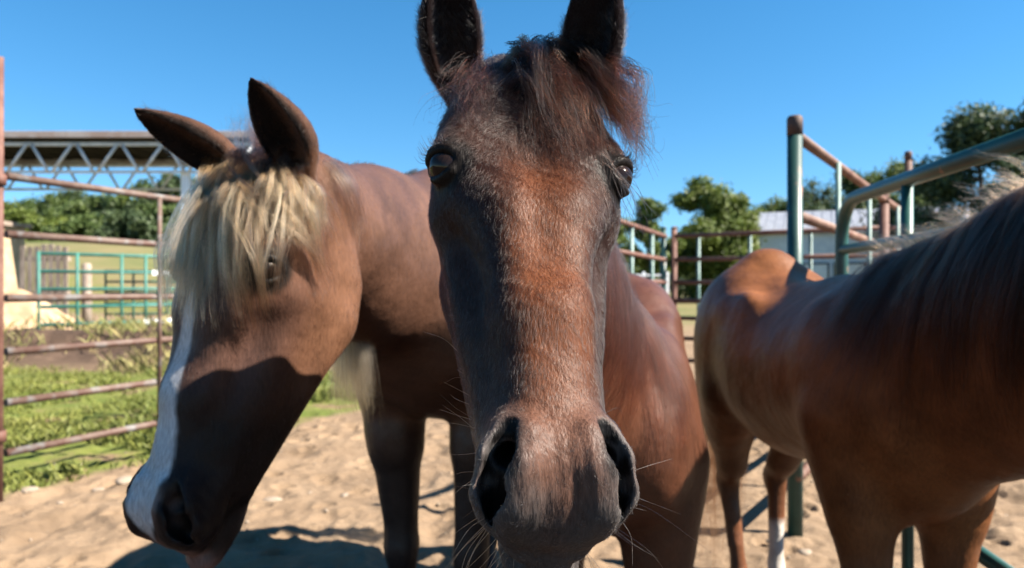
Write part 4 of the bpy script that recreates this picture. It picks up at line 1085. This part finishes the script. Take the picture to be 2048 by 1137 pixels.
def build_left():
    root = thing('horse', 'chocolate brown horse with blond forelock over its eye and a white blaze, head lowered', 'horse', (-.2, 1.9, 0), 'horses in the corral')
    H = mkframe(at(500, 305, 1.16), (-.19, -.26, -.945), (.86, -.51, 0.0), 1.05)
    fw = np.array((-.22, -.975, 0)); fw /= np.linalg.norm(fw)
    B = Frame((-.165, 2.03, 0), np.stack([fw, np.array((-fw[1], fw[0], 0)), np.array((0, 0, 1.0))], 1), 1.0)
    f = Field(axis(-.80, .65, -.66, -.22, .02, .0042), axis(.72, 3.5, .74, 1.28, .02, .0045), axis(-.02, 1.62, .66, 1.50, .02, .0045))
    trunk_sdf(f, B, belly=.05, fl=((.02, -.055), (-.04, .03)), hl=((-.05, 0), (.12, 0)), stance=.13, lg=.84)
    np_ = [B.w((.04, 0, 1.20)), np.array((-.30, 1.60, 1.215)), H.w((.03, 0, -.15))]
    neck_sdf(f, np_, [.245, .176, .103], [.60, .64])
    head_sdf(f, H)
    f.ear(H.w((.012, .072, -.035)), at(541, 143, 1.055), (-.15, -.98, -.1), .044, bend=.17)
    f.ear(H.w((.012, -.068, -.035)), at(281, 190, 1.10), (-.10, -.8, -.55), .039, bend=.10)
    V, Q, N = finish(f, 2, H)
    h = H.loc(V); b = B.loc(V); s, v, w = h.T
    hd = sstep(1.36, 1.22, V[:, 1])
    nz = fbm(V[:, 0] * 50, V[:, 2] * 30, 5); n2 = fbm(V[:, 1] * 7 + V[:, 0] * 5, V[:, 2] * 7, 9)
    C = markings_base(len(V), (.060, .0285, .0175))
    C = mixc(C, (.094, .046, .027), sstep(.45, .7, n2) * .7)
    C = mixc(C, (.105, .050, .028), hd * sstep(-.06, -.19, w) * sstep(.36, .22, s) * .8)  # tan cheek
    C = mixc(C, (.045, .025, .021), hd * sstep(.12, .30, s) * sstep(-.14, -.05, w) * .7)
    C = mixc(C, (.0065, .005, .005), hd * sstep(.29, .41, s) * .88)                      # dark muzzle, blackened up the face to paint in the cast shadow
    em = hd * earmask(h, V, H, LEARS); C = mixc(C, (.050, .027, .019), em)
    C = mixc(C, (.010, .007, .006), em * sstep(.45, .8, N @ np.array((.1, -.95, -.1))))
    # the blaze: strip down the face
    bw = np.interp(s, [.0, .12, .2, .26, .32, .40, .48, .53, .56], [.0, .008, .006, .008, .014, .026, .030, .024, .0])
    bl = hd * sstep(.006, -.004, np.abs(v + .006) - bw + (nz - .5) * .012) * (w > -.07) * sstep(.02, .08, s) * (s < .57)
    C = mixc(C, (.32, .31, .31), bl)
    pk = hd * sstep(.05, .02, np.abs(v)) * sstep(.545, .58, s + (nz - .5) * .03)
    C = mixc(C, (.15, .085, .07), pk * .8)
    C = mixc(C, (.004, .0035, .0035), hd * nostril_mask(h))
    pk2 = hd * np.exp(-(((s - .508) / .02) ** 2 + ((v - .028) / .008) ** 2)); C = mixc(C, (.15, .10, .085), pk2 * .8)
    for sg in (-1, 1):
        C = mixc(C, (.005, .004, .004), hd * np.exp(-(((s - .512) / .02) ** 2 + ((v - sg * .041) / .009) ** 2)))
        C = mixc(C, (.009, .007, .006), hd * sstep(.040, .026, np.linalg.norm(np.stack([s, np.abs(v), w], 1) - np.array(EYE), axis=1)))
    leg = sstep(.85, .65, b[:, 2]) * (1 - hd); C = mixc(C, (.016, .011, .010), leg)
    o = mesh_np('body', V, Q, coat_mat('chocolate_coat', .42, .26, 300, .25, .0), root); set_col(o.data, 'col', C, (1 - .62 * hd) * (1 - .95 * em))
    for sg in (-1, 1):
        eyeball(H, sg, root)
    lashes(H, 1, root, 45)
    return root, H, B, V, Q, N, C, h

def build_right():
    root = thing('horse', 'orange chestnut horse with long dark mane and white hind socks standing at the right edge', 'horse', (.88, 2.1, 0), 'horses in the corral')
    fw = np.array((.03, -1.0, 0)); fw /= np.linalg.norm(fw)
    B = Frame((.895, 1.80, 0), np.stack([fw, np.array((-fw[1], fw[0], 0)), np.array((0, 0, 1.0))], 1), .85)
    H = mkframe((.80, .66, 1.42), (-.10, -.62, -.78), (.98, -.10, 0), .88)
    H = mkframe((1.00, .60, 1.30), (.28, -.50, -.80), (.88, .47, 0), .86)
    f = Field(axis(.45, 1.45, .9, .92, .016, .016), axis(.18, 3.1, 1.0, 1.02, .016, .016), axis(-.02, 1.62, 1.2, 1.22, .016, .016))
    trunk_sdf(f, B, belly=.07, sway=.12, chest=.05, roof=.045, fl=((.0, -.02), (.06, .03)), hl=((-.02, -.02), (.06, .06)), stance=.135)
    np_ = [B.w((.05, 0, 1.08)), np.array((.95, 1.22, 1.08)), H.w((-.01, 0, -.125))]
    neck_sdf(f, np_, [.265, .215, .12], [.58, .62])
    head_sdf(f, H)
    f.ear(H.w((-.015, .055, -.02)), H.w((-.15, .075, .03)), H.R @ np.array((.3, .2, .9)), .036)
    f.ear(H.w((-.015, -.055, -.02)), H.w((-.15, -.075, .03)), H.R @ np.array((.3, -.2, .9)), .036)
    V, Q, N = finish(f)
    b = B.loc(V)
    C = markings_base(len(V), (.138, .050, .0165))
    n2 = fbm(V[:, 1] * 5 + V[:, 0] * 3, V[:, 2] * 6, 19)
    C = mixc(C, (.085, .030, .011), sstep(.4, .65, n2) * .7)
    leg = sstep(.75, .55, b[:, 2]); C = mixc(C, (.075, .03, .016), leg * .6)
    hind = b[:, 0] < -.6
    C = mixc(C, (.36, .32, .28), hind * sstep(.36, .30, b[:, 2] + (n2 - .5) * .1) * ((b[:, 1] > 0) | (b[:, 2] < .14)))
    C = mixc(C, (.10, .08, .065), sstep(.06, .055, b[:, 2]))
    o = mesh_np('body', V, Q, coat_mat('chestnut_coat', .46, .20, 260, .25, .0), root); set_col(o.data, 'col', C)
    for sg in (-1, 1): eyeball(H, sg, root)
    return root, H, B, V, Q, N, C, H.loc(V)

import time as _t
_t0 = _t.time()
FR = build_front(); print('front', len(FR[3]), _t.time() - _t0)
LF = build_left(); print('left', len(LF[3]), _t.time() - _t0)
RG = build_right(); print('right', len(RG[3]), _t.time() - _t0)
# ------------------------------------------------------------------ hair, manes and coats
def jitter_col(n, base, var=.35, warm=None, f=None):
    c = np.tile(np.array(base, float), (n, 1)) * (1 - var / 2 + var * rng.random((n, 1)))
    if warm is not None:
        q = (rng.random((n, 1)) < f).astype(float); c = c * (1 - q) + np.array(warm)[None] * q * (.7 + .6 * rng.random((n, 1)))
    return c

def clear_eye(P, c, H, sg, rad, rng_keep=.0):
    e = H.w(np.array(EYE) * (1, sg, 1)); near = (np.linalg.norm(P - e, axis=2) < rad).any(1)
    k = ~near | (rng.random(len(P)) < rng_keep)
    return P[k], c[k]

def resample_cols(G, per, cols):
    return np.repeat(np.array(cols), per, 0)

def front_hair():
    root, H, B, V, Q, N, C, h = FR
    sf = Surf(V, Q); s, v, w = h.T
    # ---- short coat over the head
    u = H.R[:, 0]
    wh = np.array((.128, .004, 0))
    rad = np.stack([s - wh[0], v - wh[1], np.zeros_like(s)], 1); rr = np.linalg.norm(rad, axis=1, keepdims=True); rad /= rr + 1e-6
    f0 = np.exp(-(rr / .06) ** 2)
    dl = np.array((1, 0, 0)) * (1 - f0) + rad * f0 * 1.2
    dl[:, 1] += np.sign(v) * .35 * (1 - f0[:, 0]) * sstep(.02, .08, np.abs(v))
    back = sstep(.14, .05, s) * (1 - f0[:, 0]); dl[:, 0] = dl[:, 0] * (1 - 2 * back)
    D = dl @ H.R.T
    hd = sstep(1.02, .92, V[:, 1])
    dens = hd * (s < .64) * (1 - nostril_mask(h))
    eye = sstep(.034, .026, np.linalg.norm(np.stack([s, np.abs(v), w], 1) - np.array(EYE), axis=1))
    dens *= 1 - np.clip(eye * 1.4, 0, 1)
    ear = (V[:, 2] > 1.45) * 1.0
    lm = 1.0 - .45 * sstep(.40, .5, s) - .3 * ear + .5 * sstep(.2, .1, s) * (1 - ear)
    dens = np.clip(dens, 0.0, 1) + 1e-5
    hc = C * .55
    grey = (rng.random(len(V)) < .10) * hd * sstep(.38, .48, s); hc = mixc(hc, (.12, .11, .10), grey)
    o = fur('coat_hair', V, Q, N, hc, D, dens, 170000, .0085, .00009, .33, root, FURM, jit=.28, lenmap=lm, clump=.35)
    o['kind'] = 'stuff'
    # ---- forelock: root strip behind the brow, swept over the left side of the face by the wind
    g = []
    def sp(px, py, l, d=None): return sf.hit(px, py, l, d)
    cols = []
    for i in range(125):
        a = rng.random(); b = rng.random(); e = rng.random()
        x0 = 1008 + 180 * a + rng.normal() * 9; y0 = 120 - 44 * math.sin(math.pi * min(1, a * .9 + .1)) + 85 * b * (1 - .8 * a) + rng.normal() * 7
        p0 = sp(x0, y0, -.004, .84)
        x3 = x0 + 55 + 95 * e * (1.1 - .5 * a) + rng.normal() * 12; y3 = y0 + 75 + 120 * rng.random() + 40 * b
        if i % 6 == 0: x3 += 25; y3 += 45
        hh = .006 + .034 * rng.random() ** 1.4 * (1 - b * .55)
        lift = np.array((0, 0, .020 * (1 - b) * rng.random()))
        p1 = sp(x0 + (x3 - x0) * .25, max(y0 + (y3 - y0) * .10, 112), hh, .82) + lift
        p2 = sp(min(x0 + (x3 - x0) * .62, 1235), y0 + (y3 - y0) * .48, hh, .79)
        p3 = sp(min(x3, 1228), y3, hh * (.3 + .7 * rng.random()), .755)
        if x3 > 1228: p3 = p3 + np.array(((x3 - 1228) * .0005, -.004, 0))
        g.append([p0, p1, p2, p3]); k = rng.random()
        red = a * .55 + .35 * e  # more red locks towards the right, sunlight put into the hair colour
        cols.append(np.array((.0055, .0035, .0035)) * (.6 + k) if rng.random() > red else np.array((.060, .018, .0085)) * (.4 + 1.0 * k))
    per = 24
    P = locks(g, per, .007, .0075, .0032, 18, .004, .45)
    c = np.repeat(np.array(cols), per, 0) * (.5 + 1.0 * rng.random((len(P), 1)))
    P, c = clear_eye(P, c, H, 1, .036)
    curves_obj('forelock', P, .00024, .00007, HAIR, root, c)
    # wind-blown fringe beyond the eye, and long single hairs hanging past it
    g = []
    for i in range(34):
        x0 = 1190 + 45 * rng.random(); y0 = 110 + 120 * rng.random()
        p0 = sp(x0, y0, .004, .83); q = at(1258 + 30 * rng.random(), y0 + 60 + 50 * rng.random(), .79); e = at(1262 + 45 * rng.random(), 190 + 120 * rng.random(), .775)
        g.append([p0, (p0 + q) / 2 + np.array((.012, -.012, .006)), q, e])
    P = locks(g, 11, .006, .016, .005, 16, .004, .5)
    curves_obj('forelock', P, .0002, .00006, HAIR, root, jitter_col(len(P), (.026, .009, .007), .7, (.07, .026, .014), .3))
    g = []
    for i in range(9):
        x0 = 1215 + 25 * rng.random(); p0 = sp(1205, 270 + 60 * rng.random(), .004, .76)
        g.append([p0, at(x0 + 30, 370 + 20 * rng.random(), .73), at(x0 + 38 + 30 * rng.random(), 440, .735), at(x0 + 40 + 60 * rng.random(), 480 + 50 * rng.random(), .74)])
    P = locks(g, 2, .004, .012, .004, 14, .003, .3)
    curves_obj('forelock', P, .00018, .00006, HAIR, root, jitter_col(len(P), (.012, .007, .006), .6, (.05, .025, .016), .3))
    # tuft under the other ear, curling down over the brow
    g = []
    for i in range(30):
        x0 = 925 + 60 * rng.random(); y0 = 115 + 65 * rng.random(); e = rng.random()
        p0 = sp(x0, y0, -.002, .84)
        x3 = 884 + 105 * e + rng.normal() * 8; y3 = 215 + 115 * rng.random()
        g.append([p0, sp(x0 - 20 + 15 * rng.random(), y0 + 25, .016, .82), sp((x0 + x3) / 2 - 8, (y0 + y3) / 2 + 18, .016, .8), sp(max(x3, 880), y3, .012, .76)])
    P = locks(g, 13, .008, .014, .007, 16, .006, .45, 1.4)
    curves_obj('forelock', P, .00014, .00005, HAIR, root, jitter_col(len(P), (.012, .007, .007), .6, (.05, .019, .015), .4))
    # shaggy ear edges
    g = []
    for sg, (bx, by), (tx, ty) in ((-1, (890, 150), (856, -60)), (1, (1228, 130), (1242, -70))):
        for i in range(130):
            t = rng.random(); px = bx + (tx - bx) * t; py = by + (ty - by) * t; e = rng.choice((-1, 1))
            p = sf.hit(px + e * 30 * rng.random(), py, .0, None)
            if p is None: continue
            d = np.array((e * .012 * rng.random(), -.008, .012)) * (.5 + rng.random())
            g.append([p, p + d * .5, p + d])
    P = catmull(np.array(g), 6); curves_obj('ear_hair', P, .00012, .00004, HAIR, root, jitter_col(len(P), (.02, .013, .012), .5, (.09, .05, .04), .25))
    # whiskers on lips, chin, nostrils and cheek
    g = []
    for i in range(66):
        sg = rng.choice((-1, 1)); k = rng.random()
        if k < .5: p = np.array((.54 + .06 * rng.random(), sg * (.02 + .03 * rng.random()), -.09 - .05 * rng.random())); ln = .045
        elif k < .8: p = np.array((.50 + .06 * rng.random(), sg * .056, -.05 - .03 * rng.random())); ln = .05
        else: p = np.array((.34 + .14 * rng.random(), sg * .05, -.07 - .05 * rng.random())); ln = .035
        p = sf.near(H.w(p), 0.0); nn = H.w((.52, 0, -.08)); d = p - nn; d /= np.linalg.norm(d); d = d + rng.normal(size=3) * .25 + H.R[:, 0] * .3; d /= np.linalg.norm(d)
        l = ln * (.4 + .9 * rng.random()); bend = rng.normal(size=3) * .18 + np.array((0, 0, -.12))
        g.append([p, p + d * l * .5, p + (d + bend) * l])
    P = catmull(np.array(g), 10); curves_obj('whiskers', P, .00017, .00005, HAIR, root, jitter_col(len(P), (.25, .23, .22), .6, (.02, .015, .015), .4))
    # mane falling on the horse's left side of the neck
    g = []
    for i in range(46):
        t = rng.random(); c0 = np.array((.04, 1.0, 1.28)) * (1 - t) + np.array((.19, 1.45, 1.13)) * t
        p0 = sf.near(c0, .0); dn = .16 + .20 * rng.random(); out = .03 + .03 * rng.random()
        p1 = sf.near(p0 + np.array((.055, -.01, -.05)), .012); p2 = sf.near(p1 + np.array((.05, -.03, -dn * .5)), .014); p3 = sf.near(p2 + np.array((.0, -.02, -dn * .5)), .012)
        g.append([p0, p1, p2, p3])
    P = locks(g, 46, .010, .02, .004, 16, .006, .3)
    curves_obj('mane', P, .00022, .00008, HAIR, root, jitter_col(len(P), (.035, .014, .011), .6, (.12, .05, .035), .35))
    tail(B, root, (.02, .012, .010), .80, 20)

def tail(B, root, colr, sc, n=24, ln=.85, spread=.07, sideways=(0, 0)):
    g = []
    for i in range(n):
        a = rng.random() * 6.28; r = .03 * rng.random() ** .5
        p0 = np.array((-1.14, r * math.cos(a), 1.25 + r * math.sin(a)))
        q = np.array((spread * math.cos(a) * .7, spread * math.sin(a), 0)); L = ln * (.7 + .4 * rng.random())
        g.append([B.w(p0), B.w(p0 + (-.09, sideways[1] * .2, -.12) + q * .4), B.w(p0 + (-.07 + sideways[0] * .5, sideways[1] * .6, -.42) + q), B.w(p0 + (-.02 + sideways[0], sideways[1], -L) + q * .7)])
    P = locks(g, 42, .018, .022, .006, 18, .008, .3)
    curves_obj('tail', P, .00030, .0001, HAIR, root, jitter_col(len(P), colr, .6))

def left_hair():
    root, H, B, V, Q, N, C, h = LF
    sf = Surf(V, Q); s, v, w = h.T
    D = np.array((1, 0, 0)) + np.stack([np.zeros_like(s), .2 * np.sign(v), -.35 * sstep(-.05, -.12, w)], 1); D = D @ H.R.T
    hd = sstep(1.40, 1.25, V[:, 1])
    B_ = np.tile(-B.R[:, 0] * .8 + np.array((0, 0, -.5)), (len(V), 1)); D = D * hd[:, None] + B_ * (1 - hd[:, None])
    eye = sstep(.034, .026, np.linalg.norm(np.stack([s, np.abs(v), w], 1) - np.array(EYE), axis=1))
    dens = (.25 + .75 * hd) * (1 - np.clip(eye * 1.4, 0, 1)) * (V[:, 1] < 2.3) + 1e-5
    dens *= 1 - hd * nostril_mask(h)
    o = fur('coat_hair', V, Q, N, C * .6, D, dens * (1 - .3 * hd * earmask(h, V, H, LEARS)) + 1e-6, 90000, .008, .00011, .22, root, FURM2, jit=.18, clump=.3, lenmap=1 - .4 * hd * sstep(.4, .5, s))
    o['kind'] = 'stuff'
    # flaxen forelock
    g = []; cols = []
    per = 30
    def sp(px, py, l, d=None): return sf.hit(px, py, l, d)
    for i in range(200):
        a = rng.random(); x0 = 410 + 195 * a; y0 = 318 + 34 * a + 40 * rng.random() - 22 * math.sin(math.pi * a)
        p0 = sp(x0, y0, -.003, 1.12)
        fan = (a - .5)
        x3 = max(330, 322 + 300 * a + 26 * rng.normal())
        ln = 500 + 150 * rng.random() ** .8 + (25 if .1 < a < .75 else -10); y3 = min(ln, 660)
        if a > .60: y3 = 430 + 85 * rng.random(); x3 += 10
        if i % 12 == 0: x3 = 535 + 12 * rng.normal(); y3 = 640 * (.94 + .06 * rng.random())
        if i % 17 == 0: x3 = 625 + 22 * rng.random(); y3 = 540 + 50 * rng.random()
        hh = .010 + .022 * rng.random()
        x1 = x0 + (x3 - x0) * .30; x2 = x0 + (x3 - x0) * .72
        p1 = sp(x1, y0 + (y3 - y0) * .28, hh, 1.10); p2 = sp(x2, y0 + (y3 - y0) * .62, hh * .9, 1.05)
        p3 = sp(x3, y3, .010 + .012 * rng.random(), 1.0)
        # strands outside the skull hang at the forehead's own depth
        g.append([p0, p1, p2, p3])
        k = rng.random(); cols.append(np.array((.66, .315, .15)) * (.4 + .7 * k) if rng.random() > .16 else np.array((.13, .075, .05)))
    P = locks(g, per, .0062, .0040, .0020, 20, .0030, .22, 1.3)
    c = np.repeat(np.array(cols), per, 0) * (.45 + 1.0 * rng.random((len(P), 1)))
    P, c = clear_eye(P, c, H, 1, .036, .22)
    curves_obj('forelock', P, .00020, .00008, HAIR, root, c)
    # hair along the ear rims and inside the ears
    g = []
    for bs, tp_, op in ((H.w((.012, .072, -.035)), at(541, 143, 1.055), np.array((-.15, -.98, -.1))), (H.w((.012, -.068, -.035)), at(281, 190, 1.10), np.array((-.10, -.8, -.55)))):
        ax_ = tp_ - bs; L_ = np.linalg.norm(ax_); ax_ = ax_ / L_; op = op - ax_ * (op @ ax_); op /= np.linalg.norm(op); sd = np.cross(op, ax_)
        for i in range(520):
            t = .12 + .84 * rng.random(); e = rng.choice((-1, 1)); w_ = .036 * np.interp(t, [0, .3, .6, .88, 1], [.85, 1, .86, .37, .06])
            inn = rng.random() < .45
            p = sf.near(bs + ax_ * L_ * t + sd * e * w_ * (rng.random() * .9 if inn else 1.05) + op * (.012 if not inn else .0), .0)
            d = ax_ * .7 + sd * e * (.5 if not inn else -.3) * rng.random() + op * .5 * rng.random() + rng.normal(size=3) * .2; l = (.009 if not inn else .013) * (.5 + .8 * rng.random())
            g.append([p, p + d * l * .5, p + d * l + op * .003])
    P = catmull(np.array(g), 6); curves_obj('ear_hair', P, .00018, .00006, HAIR, root, jitter_col(len(P), (.07, .04, .028), .6, (.18, .12, .085), .3))
    # dark tuft on the poll between the ears
    g = []
    for i in range(26):
        x0 = 470 + 125 * rng.random(); p0 = sp(x0, 300 + 28 * rng.random(), -.002, 1.15); e = sp(x0 - 18 + 20 * rng.random(), 345 + 30 * rng.random(), .016, 1.12)
        g.append([p0, (p0 + e) / 2 + np.array((0, -.012, .012)), e])
    P = locks(g, 30, .008, .006, .003, 10, .002, .3)
    curves_obj('forelock', P, .00018, .00008, HAIR, root, jitter_col(len(P), (.018, .012, .010), .5))
    g = []
    for i in range(70):
        p0 = sf.near(at(490 + 50 * rng.random(), 300, 1.2 + .1 * rng.random()), -.002)
        d = np.array((.02 * rng.normal(), .01, .06 + .025 * rng.random())); g.append([p0, p0 + d * .6, p0 + d + np.array((.012 * rng.normal(), -.01, -.004))])
    P = locks(g, 24, .010, .012, .004, 10, .003, .4)
    curves_obj('mane', P, .00016, .00006, HAIR, root, jitter_col(len(P), (.07, .035, .028), .5))
    # blond strands on the near side of the neck, and the long mane hanging on the far side
    g = []
    for i in range(12):
        x0 = 640 + 35 * rng.random(); e = 470 + 60 * rng.random()
        g.append([sp(x0, 325, .0, 1.3), sp(x0 + 22, 375, .018, 1.25), sp(x0 + 40 + 14 * rng.random(), 440, .014, 1.2), sp(x0 + 42 + 20 * rng.random(), e, .012, 1.2)])
    P = locks(g, 14, .012, .008, .003, 16, .003, .35)
    curves_obj('mane', P, .0002, .00008, HAIR, root, jitter_col(len(P), (.2, .12, .065), .6, (.07, .04, .03), .4))
    g = []
    for i in range(64):
        t = rng.random(); p0 = np.array((-.36, 1.42, 1.36)) * (1 - t) + np.array((-.24, 1.85, 1.44)) * t
        p0 = sf.near(p0, .0); p1 = sf.near(p0 + np.array((-.14, .03, -.08)), .02); q = rng.random(); dd = 1.52 + .14 * t
        g.append([p0, p1, at(664 + 60 * q, 640, dd), at(682 + 62 * q + 6 * rng.normal(), 770 + 70 * rng.random(), dd)])
    P = locks(g, 40, .012, .014, .004, 18, .006, .22)
    curves_obj('mane', P, .00028, .0001, HAIR, root, jitter_col(len(P), (.33, .22, .13), .5, (.16, .10, .06), .3))
    tail(B, root, (.2, .13, .08), 1.0, 22)

def right_hair():
    root, H, B, V, Q, N, C, h = RG
    sf = Surf(V, Q)
    D = np.tile(-B.R[:, 0] * .7 + np.array((0, 0, -.6)), (len(V), 1))
    o = fur('coat_hair', V, Q, N, C * .6, D, np.ones(len(V)), 50000, .011, .00016, .2, root, FURM2, jit=.18, clump=.3)
    o['kind'] = 'stuff'
    # long mane hanging towards the viewer's left
    cr = [B.w((.08, 0, 1.42)), sf.near(np.array((.93, 1.45, 1.33)), 0), sf.near(np.array((.94, 1.15, 1.42)), 0), sf.near(np.array((.96, .85, 1.48)), 0), sf.near(H.w((-.03, 0, 0)), 0)]
    cr = catmull(np.array(cr)[None], 60)[0]
    g = []; cols = []
    for i in range(210):
        t = rng.random() ** .85; p0 = sf.near(cr[int(t * 59)] + np.array((0, 0, .03)), -.003) + rng.normal(size=3) * (.006, .0, .0)
        L = (.24 + .30 * rng.random()) * (.65 + .6 * t)
        p1 = sf.near(p0 + np.array((-.075, -.01, -.01)), .018) + np.array((0, 0, .008)); p2 = sf.near(p1 + np.array((-.055, .015, -L * .45)), .020); p3 = sf.near(p2 + np.array((-.01, .03, -L * .55)), .018)
        g.append([p0, p1, p2, p3]); cols.append(np.array((.011, .0065, .0055)) * (.5 + rng.random()) if rng.random() < .82 else np.array((.06, .028, .015)))
    P = locks(g, 44, .012, .014, .005, 18, .006, .3)
    curves_obj('mane', P, .00026, .0001, HAIR, root, np.repeat(np.array(cols), 44, 0) * (.7 + .6 * rng.random((len(P), 1))))
    # bleached flyaway hair standing on the crest
    g = []
    for i in range(150):
        t = rng.random() ** 1.1; p0 = sf.near(cr[int(t * 59)] + np.array((0, 0, .03)), -.002)
        d = np.array((-.03 - .05 * rng.random(), .03 * rng.normal(), .02 + .05 * rng.random())) * (.5 + .9 * rng.random())
        g.append([p0, p0 + d * .55 + np.array((0, 0, .012)), p0 + d + np.array((-.025, .0, -.012))])
    P = locks(g, 20, .010, .012, .005, 12, .004, .4)
    curves_obj('mane', P, .0002, .00007, HAIR, root, jitter_col(len(P), (.34, .125, .045), .6, (.10, .036, .016), .35))
    tail(B, root, (.085, .036, .018), .86, 70, 1.12, .10, (.02, -.13))

front_hair(); left_hair(); right_hair()
print('hair', _t.time() - _t0)
